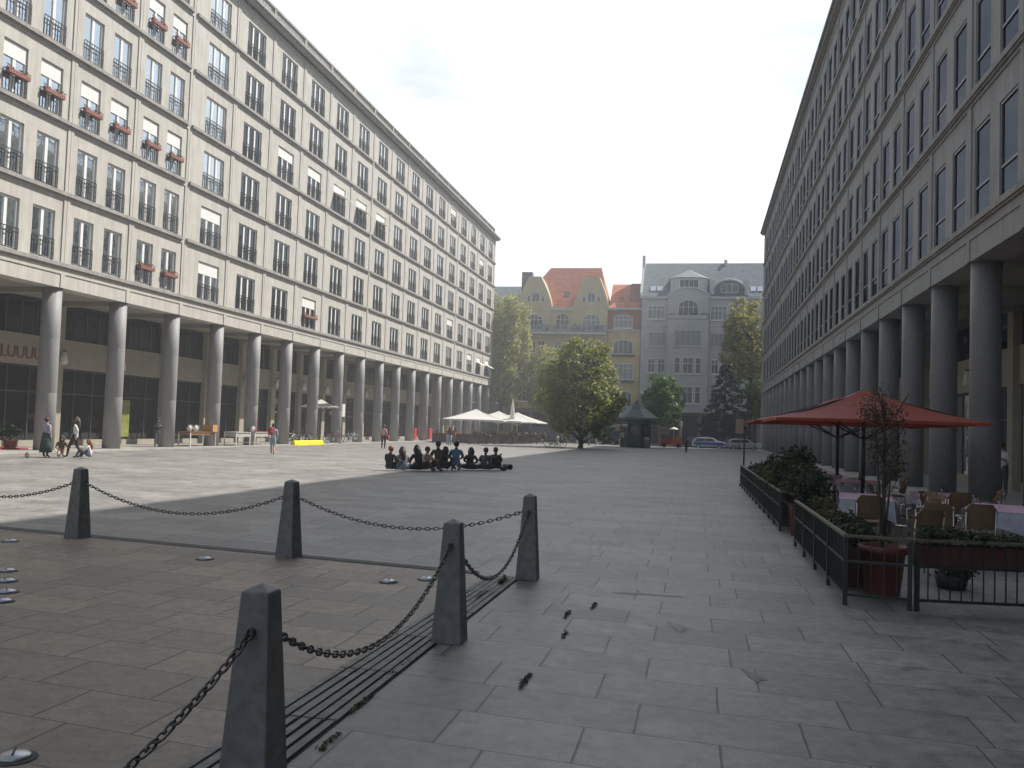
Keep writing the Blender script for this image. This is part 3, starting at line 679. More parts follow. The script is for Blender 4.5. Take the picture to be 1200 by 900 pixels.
b = MB(); b.prism([(-0.1, 22.6), (6.0, 28.9), (11, 22.6)], -9.0, 18, axis='x'); rf = b.build('roof', SLATE, t)
b = MB(); b.prism([(-0.3, 22.4), (-0.3, 23.2), (6.0, 29.6), (11, 22.6)], -9.3, -9.0, axis='x'); b.box(-9.35, 4.5, 26, -8.9, 6.5, 29.9); b.build('fire_wall', GREYT, rf)
b = MB(); b.box(3.4, 5.6, 28.2, 3.9, 6.3, 29.4); b.build('chimney', GREYT, rf)
# wide dormer with hipped roof
b = MB(); b.prism([(-4.7, 0.6), (-3.6, 0.05), (-0.2, 0.05), (0.9, 0.6), (0.9, 4), (-4.7, 4)], 23.2, 25.55, axis='z'); dm = b.build('dormer', GREYT, t)
b = MB(); b.add([(-5.0,0.5,25.5),(-3.7,-0.2,25.6),(-0.1,-0.2,25.6),(1.2,0.5,25.5),(1.2,4,25.5),(-5.0,4,25.5),(-1.9,4.4,27.6)], [(0,1,6),(1,2,6),(2,3,6),(3,4,6),(5,0,6),(0,5,4,3,2,1)]); b.build('dormer_roof', SLATE, dm)
far_window(dm, -3.3, -0.5, 23.5, 25.3, 4, 0, 0.05, sill=False); far_window(dm, 0.0, 0.6, 23.6, 25.2, 1, 0, 0.42, sill=False, glass=FCURT); far_window(dm, -4.4, -3.8, 23.6, 25.2, 1, 0, 0.42, sill=False, glass=FCURT)
# eyebrow dormer
p = [(1.6, 22.9), (6.7, 22.9)]+[(4.15+2.55*math.cos(math.pi*k/12), 22.9+2.2*math.sin(math.pi*k/12)) for k in range(1, 12)]
b = MB(); b.prism(p, 0.25, 4.2); ed = b.build('eyebrow_dormer', SLATE, t)
b = MB(); b.tube([(4.15+2.75*math.cos(math.pi*k/14), 0.2, 22.9+2.4*math.sin(math.pi*k/14)) for k in range(15)], 0.2, 6); b.box(1.2, 0.15, 23.0, 1.9, 4, 25.3); b.box(6.4, 0.15, 23.0, 7.0, 4, 25.3); b.build('dormer_surround', GREYT, ed)
far_window(ed, 2.9, 5.4, 23.3, 24.7, 3, 0.3, 0.24, sill=False, glass=FCURT)
for (a, c) in ((-7.8, -6.95), (-6.75, -5.9), (7.3, 8.1), (8.3, 9.1)):
    b = MB(); b.obox(((a+c)/2, 1.22, 24.05), (c-a, 0.12, 1.1), 0, 0, R(-44)); b.build('skylight', mat('skylight_glass', (0.5, 0.55, 0.6), 0.1, spec=1.0), rf)
far_window(t, -8.0, -5.4, 19.2, 21.2, 4, 0, glass=FCURT, transom=20.6); far_window(t, 1.4, 3.8, 19.1, 21.2, 4, 0, glass=FCURT, transom=20.5); far_window(t, 5.6, 8.0, 19.1, 21.2, 4, 0)
far_window(t, -3.4, -0.4, 19.75, 22.1, 4, 0.75, -0.25, transom=21.0)
far_window(t, -7.8, -5.2, 15.0, 17.1, 4, 0, glass=FCURT, frame=GREYT); far_window(t, -3.8, 0.1, 15.0, 17.35, 5, 0, -1.0, glass=FCURT, frame=GREYT); far_window(t, 1.5, 3.9, 15.0, 17.0, 4, 0, glass=FCURT, frame=GREYT); far_window(t, 5.6, 8.0, 15.0, 17.0, 4, 0)
for x in (-7.3, -5.8, 2.2, 3.6, 6.0, 7.5): far_window(t, x-0.5, x+0.5, 10.9, 13.0, 2, 0, transom=12.3); far_window(t, x-0.5, x+0.5, 6.4, 8.7, 2, 0, transom=8.0)
for a, c, n in ((-3.8, -2.95, 1), (-2.55, -1.0, 2), (-0.65, 0.15, 1)): far_window(t, a, c, 10.8, 13.2, n, 0, -1.0, transom=12.3); far_window(t, a, c, 6.3, 8.8, n, 0, -1.0, transom=8.0)
# ---- neighbours that close the street at both ends
for (xa, xb, hh, mm, lab) in ((-50, -29.0, 19.5, BROWNP, 'brown house left of the yellow gabled house, mostly behind the plane tree'), (18.1, 44, 21, OCHRE, 'ochre house right of the grey house, hidden behind the office block')):
    X0 = (xa+xb)/2; t = thing('terraced_house', lab, 'house', (X0, YF, 0))
    b = MB(); b.box(S(xa), 0.1, 0, S(xb), 11, hh); b.build('wall', mm, t)
    b = MB(); b.prism([(-0.2, hh), (5.5, hh+5.5), (11, hh)], S(xa), S(xb), axis='x'); b.build('roof', SLATE, t)
    for z in (5.6, 9.4, 13.2):
        for k in range(5): x = xa+2.5+k*4.2; far_window(t, S(x-0.8), S(x+0.8), z, z+2.2, 2, 0, 0.1, glass=pane_pick(k))

# ================================================================== TREES
BARK = mat('bark', (0.075, 0.06, 0.045), 0.9, var=0.25, scale=8, stretch=(1, 1, 0.25), bump=0.5)
CHEST = leaf_mat('chestnut_leaf', (0.38, 0.39, 0.10), (0.14, 0.18, 0.05), 0.55)
CANDLE = leaf_mat('chestnut_blossom', (0.62, 0.60, 0.42), (0.45, 0.46, 0.28), 0.3)
PLANE = leaf_mat('plane_leaf', (0.46, 0.45, 0.13), (0.24, 0.26, 0.075), 0.5)
LIME = leaf_mat('lime_leaf', (0.17, 0.26, 0.06), (0.06, 0.11, 0.03), 0.5)
YOUNG = leaf_mat('young_leaf', (0.42, 0.39, 0.14), (0.22, 0.22, 0.08), 0.5)
SPRUCE = leaf_mat('spruce_needle', (0.03, 0.055, 0.032), (0.012, 0.026, 0.018), 0.1)
def tree(name, label, loc, h, crown_z0, rx, ry, n, leaf, mat_, seed, trunk_r=0.22, nl=16, shape=1.0, extra=None, frac=None, top_bias=0.0, lob=1.0):
    g = random.Random(seed); t = thing(name, label, 'tree', loc)
    zc = (crown_z0+h)/2; rz = (h-crown_z0)/2; lobes = []
    for k in range(nl):
        a = 2.399*k+g.uniform(-0.4, 0.4); zz = -0.86+1.75*(k+0.5)/nl
        pr = math.sqrt(max(0.04, 1-abs(zz)**(2*shape)))*(1-top_bias*max(0, zz))
        rr = pr*g.uniform(0.48, 0.74); s = g.uniform(0.30, 0.46)*(0.75+0.3*pr)*lob; rr *= 1+(1-lob)*0.35
        lobes.append((rx*rr*math.cos(a), ry*rr*math.sin(a), zc+rz*zz*0.88, rx*s, ry*s, rz*s*0.8))
    lobes.append((0, 0, zc, rx*0.45, ry*0.45, rz*0.62))
    b = MB(); b.tube([(0,0,-0.02),(0.05,0.02,crown_z0*0.6),(0.0,0.08,crown_z0+rz*0.5),(0.05,-0.05,h*0.82)], [trunk_r*1.25, trunk_r, trunk_r*0.7, trunk_r*0.12], 9)
    for lo in lobes[:-1]:
        z0 = max(crown_z0*0.75, min(h*0.7, lo[2]-math.hypot(lo[0], lo[1])*0.8))
        b.tube([(0.02,0.03,z0), (lo[0]*0.5, lo[1]*0.5, (z0+lo[2])/2-0.1), (lo[0], lo[1], lo[2]+0.1)], [trunk_r*0.38, trunk_r*0.24, trunk_r*0.06], 5)
    b.build('trunk', BARK, t)
    link('crown', leaves_mesh('crown', lobes, n, leaf, mat_ if isinstance(mat_, list) else [mat_], seed, frac=frac), t)
    return t, lobes
ct, lobes = tree('chestnut_tree', 'flowering chestnut tree with white candles standing on the sunny end of the square', (-11.2, 88.3, 0), 11.4, 0.45, 4.75, 4.5, 20000, 0.30, CHEST, 21, 0.24, 52, 1.3, top_bias=0.38, lob=0.66)
link('blossom', leaves_mesh('blossom', [(a, b_, c+0.1, x*1.08, y*1.08, z*1.08) for a, b_, c, x, y, z in lobes], 620, 0.27, [CANDLE], 5, shell=0.9), ct)
tree('plane_tree', 'tall pale green plane tree beside the end of the apartment block', (-27.6, 127.2, 0), 21.5, 3.5, 4.9, 4.6, 15000, 0.42, PLANE, 31, 0.4, 34, 1.2, lob=0.75)
tree('plane_tree', 'lower bushy plane tree between the apartment block and the chestnut', (-20.6, 127.4, 0), 14.0, 3.6, 4.3, 4, 9000, 0.40, PLANE, 33, 0.3, 18, 1.2)
tree('lime_tree', 'small fresh green tree just right of the kiosk', (-4.6, 119.0, 0), 9.6, 2.0, 3.5, 3.2, 9000, 0.30, LIME, 41, 0.16, 18, 1.0, top_bias=0.45)
tree('street_tree', 'tall loose yellow green tree beside the far corner of the office block', (6.9, 129.0, 0), 21.0, 7.0, 5.0, 4.6, 10500, 0.38, YOUNG, 53, 0.3, 34, 1.1, lob=0.75)
tree('street_tree', 'dark low leafed tree in front of the grey house ground floor', (9.5, 126.0, 0), 9.5, 2.8, 4.6, 4.0, 7000, 0.36, LIME, 57, 0.22, 16, 1.1)
# conifer
t = thing('spruce_tree', 'dark spruce with drooping branches in front of the grey house', 'tree', (3.4, 123.5, 0))
b = MB(); b.tube([(0,0,0),(0,0,6),(0.05,0,11.4)], [0.2, 0.13, 0.03], 8); g = random.Random(3); sv = []; sf = []
gs = np.random.default_rng(8); lob = []
for k in range(70):
    z = 1.3+9.9*k/70; r = (1-(z-1.0)/11.0)**0.85*4.0*g.uniform(0.75, 1.1)+0.12; a = 2.399*k
    e = (r*math.cos(a), r*math.sin(a), z-0.25*r+0.12); b.tube([(0,0,z),(e[0]*0.5,e[1]*0.5,z+0.02*r),e], [0.05,0.035,0.01], 4)
    for q in (0.45, 0.75, 0.98): lob.append((e[0]*q, e[1]*q, z-0.22*r*q-0.08, 0.18+0.30*r*0.4, 0.18+0.30*r*0.4, 0.20+0.05*r))
b.build('trunk', BARK, t); link('crown', leaves_mesh('crown', lob, 14000, 0.22, [SPRUCE], 9, shell=0.2, up=-0.2), t)

# ================================================================== PEOPLE
SKIN = mat('skin', (0.45, 0.27, 0.19), 0.6, var=0.06); SKIN2 = mat('skin_tan', (0.32, 0.19, 0.13), 0.6, var=0.06)
def cloth(name, c): return mat('cloth_'+name, c, 0.85, var=0.14, scale=7)
HAIRS = {'dark': mat('hair_dark', (0.034, 0.026, 0.02), 0.6), 'brown': mat('hair_brown', (0.07, 0.04, 0.022), 0.6), 'blond': mat('hair_blond', (0.32, 0.21, 0.09), 0.6), 'red': mat('hair_red', (0.22, 0.08, 0.03), 0.6)}
EYE = mat('eye_dark', (0.03, 0.02, 0.018), 0.3); LIP = mat('lip', (0.30, 0.12, 0.10), 0.6)
BASE = {'pelvis': (0,0,.95,.135,.10), 'waist': (0,0,1.08,.115,.085), 'chest': (0,.01,1.26,.14,.10), 'neckb': (0,.015,1.40,.085,.06), 'neck': (0,.005,1.455,.05,.05), 'jaw': (0,-.018,1.515,.062,.07), 'skull': (0,-.002,1.59,.075,.09), 'crown': (0,.008,1.655,.05,.062),
  'hipL': (.09,0,.90,.088,.092), 'kneeL': (.10,-.015,.49,.056,.06), 'ankL': (.10,.01,.09,.036,.042), 'toeL': (.115,-.13,.035,.035,.028),
  'hipR': (-.09,0,.90,.088,.092), 'kneeR': (-.10,-.015,.49,.056,.06), 'ankR': (-.10,.01,.09,.036,.042), 'toeR': (-.115,-.13,.035,.035,.028),
  'shL': (.165,.01,1.375,.056,.056), 'elL': (.215,.03,1.11,.040,.042), 'wrL': (.21,-.04,.88,.028,.030),
  'shR': (-.165,.01,1.375,.056,.056), 'elR': (-.215,.03,1.11,.040,.042), 'wrR': (-.21,-.04,.88,.028,.030)}
EDG = [('pelvis','waist'),('waist','chest'),('chest','neckb'),('neckb','neck'),('neck','jaw'),('jaw','skull'),('skull','crown')]
for q in 'LR': EDG += [('pelvis','hip'+q),('hip'+q,'knee'+q),('knee'+q,'ank'+q),('ank'+q,'toe'+q),('chest','sh'+q),('sh'+q,'el'+q),('el'+q,'wr'+q)]
def pose(**kw):
    d = {k: list(v) for k, v in BASE.items()}
    for k, v in kw.items(): d[k][:3] = v
    return d
def shift_upper(d, dz, lean=0.0, y=0.0):
    """lower the trunk, arms and head by dz and lean them forward"""
    for k in ('pelvis','waist','chest','neckb','neck','jaw','skull','crown','shL','elL','wrL','shR','elR','wrR'):
        p = d[k]; h = p[2]-0.95; p[1] += y-lean*h; p[2] = 0.95+h*(1-lean*lean*0.35)-dz
    return d
POSES = {}
POSES['stand'] = pose()
POSES['walk'] = pose(kneeL=(.09,-.20,.51), ankL=(.09,-.26,.10), toeL=(.10,-.40,.06), kneeR=(-.09,.06,.48), ankR=(-.09,.30,.16), toeR=(-.10,.22,.035), elL=(.22,.14,1.13), wrL=(.22,.10,.90), elR=(-.22,-.06,1.12), wrR=(-.20,-.20,.93))
POSES['phone'] = pose(elL=(.21,-.02,1.12), wrL=(.08,-.22,1.22), elR=(-.21,-.02,1.12), wrR=(-.06,-.23,1.2), jaw=(0,-.05,1.505), skull=(0,-.045,1.58), crown=(0,-.04,1.65))
d = shift_upper(pose(), 0.81, 0.22, 0.06)
d.update({k: list(v) for k, v in {'hipL': (.10,.02,.13,.09,.09), 'kneeL': (.20,-.36,.42,.058,.06), 'ankL': (.16,-.55,.08,.037,.042), 'toeL': (.17,-.69,.035,.035,.028), 'hipR': (-.10,.02,.13,.09,.09), 'kneeR': (-.22,-.34,.40,.058,.06), 'ankR': (-.17,-.52,.08,.037,.042), 'toeR': (-.18,-.66,.035,.035,.028)}.items()})
d['elL'][:3] = (.26,-.16,.36); d['wrL'][:3] = (.17,-.38,.40); d['elR'][:3] = (-.26,-.16,.36); d['wrR'][:3] = (-.16,-.36,.42); POSES['knees'] = d
d = shift_upper(pose(), 0.82, 0.28, 0.05)
d.update({k: list(v) for k, v in {'hipL': (.10,.02,.12,.09,.09), 'kneeL': (.40,-.26,.15,.058,.06), 'ankL': (.02,-.38,.07,.037,.042), 'toeL': (-.10,-.42,.045,.035,.028), 'hipR': (-.10,.02,.12,.09,.09), 'kneeR': (-.40,-.26,.15,.058,.06), 'ankR': (-.02,-.30,.08,.037,.042), 'toeR': (.12,-.31,.05,.035,.028)}.items()})
d['elL'][:3] = (.27,-.10,.36); d['wrL'][:3] = (.14,-.28,.27); d['elR'][:3] = (-.27,-.10,.36); d['wrR'][:3] = (-.12,-.28,.27); POSES['crossed'] = d
d = shift_upper(pose(), 0.66, 0.10, 0.04)
d.update({k: list(v) for k, v in {'hipL': (.09,.02,.25,.088,.09), 'kneeL': (.12,-.36,.10,.058,.06), 'ankL': (.12,.02,.07,.037,.042), 'toeL': (.12,.14,.04,.035,.028), 'hipR': (-.09,.02,.25,.088,.09), 'kneeR': (-.12,-.36,.10,.058,.06), 'ankR': (-.12,.02,.07,.037,.042), 'toeR': (-.12,.14,.04,.035,.028)}.items()})
d['elL'][:3] = (.24,-.10,.48); d['wrL'][:3] = (.12,-.30,.38); d['elR'][:3] = (-.24,-.10,.48); d['wrR'][:3] = (-.10,-.32,.40); POSES['kneel'] = d
d = shift_upper(pose(), 0.47, 0.12, 0.0)
d.update({k: list(v) for k, v in {'hipL': (.09,-.02,.48,.09,.09), 'kneeL': (.11,-.44,.50,.058,.06), 'ankL': (.11,-.42,.09,.037,.042), 'toeL': (.12,-.56,.035,.035,.028), 'hipR': (-.09,-.02,.48,.09,.09), 'kneeR': (-.11,-.44,.50,.058,.06), 'ankR': (-.11,-.42,.09,.037,.042), 'toeR': (-.12,-.56,.035,.035,.028)}.items()})
d['elL'][:3] = (.25,-.12,.66); d['wrL'][:3] = (.15,-.38,.70); d['elR'][:3] = (-.25,-.12,.66); d['wrR'][:3] = (-.13,-.38,.70); POSES['chair'] = d
d = {k: list(v) for k, v in POSES['crossed'].items()}; d['elR'][:3] = (-.34,-.14,.50); d['wrR'][:3] = (-.46,-.30,.58); POSES['gesture'] = d
for d in POSES.values():
    for k, v in d.items():
        f = 1.22 if k in ('pelvis','waist','chest') else 1.12 if k == 'neckb' else 1.28 if k[:2] in ('sh','el') else 1.2 if k[:3] in ('hip','kne') else 1.1 if k[:3] == 'ank' else 1.0
        v[3] *= f; v[4] *= f
BODY = {}
def body_data(p):
    if p in BODY: return BODY[p]
    d = POSES[p]; names = list(d); me = bpy.data.meshes.new('skeleton'); me.from_pydata([d[k][:3] for k in names], [(names.index(a), names.index(b_)) for a, b_ in EDG], [])
    o = bpy.data.objects.new('skeleton', me); C.objects.link(o)
    m = o.modifiers.new('s', 'SKIN'); m.use_smooth_shade = True; m.branch_smoothing = 0.6
    for i, k in enumerate(names):
        sv = me.skin_vertices[0].data[i]; sv.radius = d[k][3:5]; sv.use_root = (k == 'pelvis')
    m2 = o.modifiers.new('u', 'SUBSURF'); m2.levels = m2.render_levels = 2
    dg = bpy.context.evaluated_depsgraph_get(); dg.update()
    r = bpy.data.meshes.new_from_object(o.evaluated_get(dg)); bpy.data.objects.remove(o)
    cen = np.array([f.center[:] for f in r.polygons]); best = np.full(len(cen), 9e9); zone = np.zeros(len(cen), int)
    for ei, (a, b_) in enumerate(EDG):
        A_, B_ = np.array(d[a][:3]), np.array(d[b_][:3]); ab = B_-A_; t = np.clip(((cen-A_)@ab)/(ab@ab), 0, 1)
        ds = np.linalg.norm(cen-(A_+t[:, None]*ab), axis=1)/(0.02+0.5*(d[a][3]+d[b_][3]))
        q = ds < best; best[q] = ds[q]; zone[q] = ei
    BODY[p] = (r, zone); return BODY[p]
def zone_mat(ei, long_sleeve, long_leg):
    a, b_ = EDG[ei]
    if b_ in ('neck', 'jaw', 'skull', 'crown'): return 0
    if b_[:2] == 'wr': return 1 if long_sleeve else 0
    if b_ in ('waist', 'chest', 'neckb') or b_[:2] in ('sh', 'el'): return 1
    if b_[:3] in ('hip', 'kne'): return 2
    if b_[:3] == 'ank': return 2 if long_leg else 0
    return 3
def person(label, loc, rz, p, top, bottom, hair='dark', long_hair=False, scale=1.0, sleeves=True, legs=True, skin=SKIN, shoe=(0.04,0.04,0.045), skirt=None, group=None):
    t = thing('person', label, 'person', loc, rz, group, scale)
    r, zone = body_data(p); me = r.copy(); me.materials.clear()
    for m in (skin, top, bottom, mat('shoe_%02d%02d' % (int(shoe[0]*99), int(shoe[2]*99)), shoe, 0.6)): me.materials.append(m)
    lut = np.array([zone_mat(i, sleeves, legs) for i in range(len(EDG))]); me.polygons.foreach_set('material_index', lut[zone]); me.update()
    link('body', me, t)
    d = POSES[p]; sk = Vector(d['skull'][:3]); jw = Vector(d['jaw'][:3]); nk = Vector(d['neckb'][:3])
    b = MB(); b.ell((sk.x, sk.y+0.022, sk.z+0.022), (0.098, 0.108, 0.108), 12, 8)
    if long_hair:
        b.tube([sk+Vector((0,.055,.03)), sk+Vector((0,.085,-.08)), nk+Vector((0,.075,-.02)), nk+Vector((0,.085,-.2))], [.085,.095,.10,.05], 9)
        for s_ in (-1, 1): b.tube([sk+Vector((s_*.07,.02,.04)), sk+Vector((s_*.095,.0,-.06)), nk+Vector((s_*.09,.01,-.03))], [.035,.04,.025], 6)
    b.build('hair', HAIRS[hair], t)
    b = MB(); hx = sk.x
    for s_ in (-1, 1): b.ell((hx+s_*0.03, sk.y-0.083, sk.z-0.012), (0.013, 0.008, 0.008), 6, 4, 1); b.ell((hx+s_*0.08, sk.y+0.0, sk.z-0.02), (0.012, 0.022, 0.032), 6, 4, 0)
    b.tube([(hx, sk.y-0.085, sk.z), (hx, sk.y-0.105, sk.z-0.035), (hx, sk.y-0.09, sk.z-0.042)], [0.009, 0.014, 0.008], 6, 0); b.ell((hx, jw.y-0.062, jw.z+0.012), (0.024, 0.01, 0.006), 6, 4, 2)
    b.build('face', [skin, EYE, LIP], t)
    b = MB()
    for q in 'LR':
        wv = Vector(d['wr'+q][:3]); ev = Vector(d['el'+q][:3]); dr = (wv-ev).normalized(); sd = dr.cross(Vector((0,1,0.3))).normalized(); nn = sd.cross(dr)
        b.tube([wv-dr*0.02, wv+dr*0.03, wv+dr*0.085], [0.027, 0.036, 0.03], 7)
        for k in range(4):
            o_ = sd*(0.026-0.0175*k); ln = (0.068, 0.08, 0.074, 0.056)[k]; a0 = wv+dr*0.08+o_
            b.tube([a0, a0+dr*ln*0.5+nn*0.008, a0+dr*ln*0.9+nn*0.03], [0.0095, 0.0085, 0.006], 5)
        b.tube([wv+dr*0.025+sd*0.03, wv+dr*0.055+sd*0.052+nn*0.012, wv+dr*0.085+sd*0.05+nn*0.028], [0.012, 0.0105, 0.007], 5)
    b.build('hand', skin, t)
    if skirt:
        pv = d['pelvis']; b = MB(); b.lathe([(.15, pv[2]+.10), (.19, pv[2]-.08), (.23, pv[2]-.42), (.25, 0.22)], (pv[0], pv[1], 0), 14); b.build('skirt', skirt, t)
    return t
BLK = cloth('black', (0.034,0.033,0.036)); CHAR = cloth('charcoal', (0.075,0.075,0.082)); WHT = cloth('white', (0.68,0.67,0.66)); LIL = cloth('lilac', (0.42,0.36,0.44)); DGR = cloth('dark_green', (0.03,0.06,0.05))
JEAN = cloth('jeans', (0.09,0.14,0.24)); LJEAN = cloth('pale_jeans', (0.26,0.33,0.40)); PINK = cloth('pink', (0.58,0.36,0.40)); GRY = cloth('grey', (0.24,0.24,0.25)); ORG = cloth('orange', (0.55,0.17,0.05)); REDC = cloth('red', (0.42,0.04,0.05)); TEAL = cloth('steel_blue', (0.10,0.19,0.26)); BRN = cloth('brown', (0.09,0.06,0.045)); BEI = cloth('beige', (0.42,0.35,0.26)); PBLU = cloth('pale_blue', (0.40,0.46,0.55)); OLV = cloth('olive', (0.07,0.075,0.05))
P = math.pi
# by the first column of the left arcade
person('person standing back turned in lilac shirt and long dark green skirt by the first column', (-24.97,31.34,0), P*0.95, 'stand', LIL, DGR, 'dark', False, 0.92, True, True, skirt=DGR)
person('person in white top and black leggings walking beside the seated pair', (-23.93,31.66,0), R(-70), 'walk', WHT, BLK, 'brown', True, 0.95, True, True)
person('person in dark vest squatting between the lilac shirt and the white top', (-24.62,31.79,0), R(40), 'kneel', BRN, BEI, 'dark', True, 0.83, False, False)
person('person in white T-shirt and jeans sitting on the paving by the first column', (-23.55,32.06,0), R(-75), 'knees', WHT, JEAN, 'red', True, 0.86, False, True)
# walkers
person('person with short grey trousers walking past the white tables wearing a backpack', (-20.95,42.6,0), R(200), 'walk', PBLU, LJEAN, 'dark', False, 0.93, True, False)
person('person in pink top and black trousers walking away near the columns', (-21.28,60.02,0), R(190), 'stand', PINK, BLK, 'brown', False, 0.98, False, True)
person('person in dark clothes leaning in the shade beside the third column', (-28.9,44.9,0.05), R(60), 'phone', BLK, CHAR, 'dark', False, 0.95)
person('person in white shirt and dark trousers standing in the shade of the office arcade', (9.83,32.6,0.05), R(-60), 'phone', WHT, CHAR, 'dark', False, 1.05, False, True)
person('person in black walking alone across the far shaded end of the square', (-1.02,83.5,0), R(170), 'walk', CHAR, BLK, 'dark', False, 0.85)
person('person in orange shirt standing by the terrace fence', (-22.6,81.0,0), R(100), 'stand', ORG, BEI, 'blond', False, 1.0, True, True)
person('person in red jacket standing next to the orange shirt by the terrace', (-22.0,81.4,0), R(-110), 'stand', REDC, BRN, 'brown', True, 0.98)
person('person in black coat standing left of the orange shirt by the terrace', (-23.6,81.2,0), R(-80), 'phone', BLK, BLK, 'dark', False, 1.02)
person('fair haired person in dark top and jeans walking in front of the terrace', (-20.59,74.7,0), R(15), 'walk', CHAR, LJEAN, 'red', True, 1.0)
# the group on the ground
grp = 'people sitting in a row on the square'
seat = [('person in black jumper with short ginger hair sitting at the left end of the row', -11.31,32.67, 165,'knees', BLK, CHAR,'red',False,1.0),
 ('person with long brown hair in grey top sitting second from the left end', -10.92,33.09, 215,'crossed', GRY, LJEAN,'brown',True,1.0),
 ('dark haired person in black hoodie sitting sideways third from the left end', -10.45,33.55, 235,'crossed', BLK, BLK,'dark',True,1.08),
 ('blond person facing the black hoodie with bare arms', -10.22,33.75, 60,'knees', BEI, BRN,'brown',False,1.0),
 ('tall person in dark jacket with white shirt front kneeling mid row', -9.85,34.1, 215,'kneel', OLV, CHAR,'dark',False,1.05),
 ('long haired person in dark grey sitting between the kneeling dark and blue jackets', -9.82, 34.95, 170,'knees', CHAR, CHAR,'dark',True,1.0),
 ('person kneeling in steel blue denim jacket with short dark hair', -9.42,35.2, 190,'kneel', TEAL, LJEAN,'dark',False,1.05),
 ('person in black with long dark hair fanned over the back right of the denim jacket', -9.0,35.85, 180,'crossed', BLK, BLK,'dark',True,1.0),
 ('person in dark shirt stretching an arm out to the side near the right end', -8.55,36.43, 165,'gesture', CHAR, BLK,'dark',False,1.0),
 ('person in black sitting at the right end of the row beside the bags', -8.15,36.78, 200,'knees', BLK, JEAN,'dark',False,1.0)]
for s_ in seat: person(s_[0], (s_[1], s_[2], 0), R(s_[3]), s_[4], s_[5], s_[6], s_[7], s_[8], s_[9]*1.07, True, True, group=grp)
def backpack(label, loc, rz, m, scale=1.0, rx=0.0):
    t = thing('backpack', label, 'bag', loc, rz, None, scale)
    b = MB(); b.ell((0,0,.2), (.17,.11,.22), 14, 10); b.ell((0,-.09,.13), (.12,.06,.11), 12, 8); b.build('bag_body', m, t)
    b = MB()
    for s_ in (-1, 1): b.tube([(s_*.07,.08,.36),(s_*.09,.15,.28),(s_*.09,.14,.12),(s_*.08,.07,.05)], .014, 5)
    b.tube([(-.03,.03,.41),(0,.04,.45),(.03,.03,.41)], .01, 5); b.build('strap', m, t)
    t.rotation_euler[0] = rx; return t
backpack('black rucksack lying on the paving right of the sitting row', (-7.84,38.17,0.02), R(20), BLK, 0.75, R(55))
backpack('flat dark bag leaning against the last sitting person', (-7.95,36.9,0.05), R(70), CHAR, 0.95, R(70))
backpack('red backpack worn by the person passing the white tables', (-20.95-0.06,42.6-0.14,1.0), R(200)+P, REDC, 0.95)
backpack('red shoulder bag at the hip of the person in pink top', (-20.98,60.05,0.62), R(100), REDC, 0.9)
backpack('grey satchel standing on the paving left of the lilac shirt', (-25.0,30.4,0.0), R(10), GRY, 0.55)

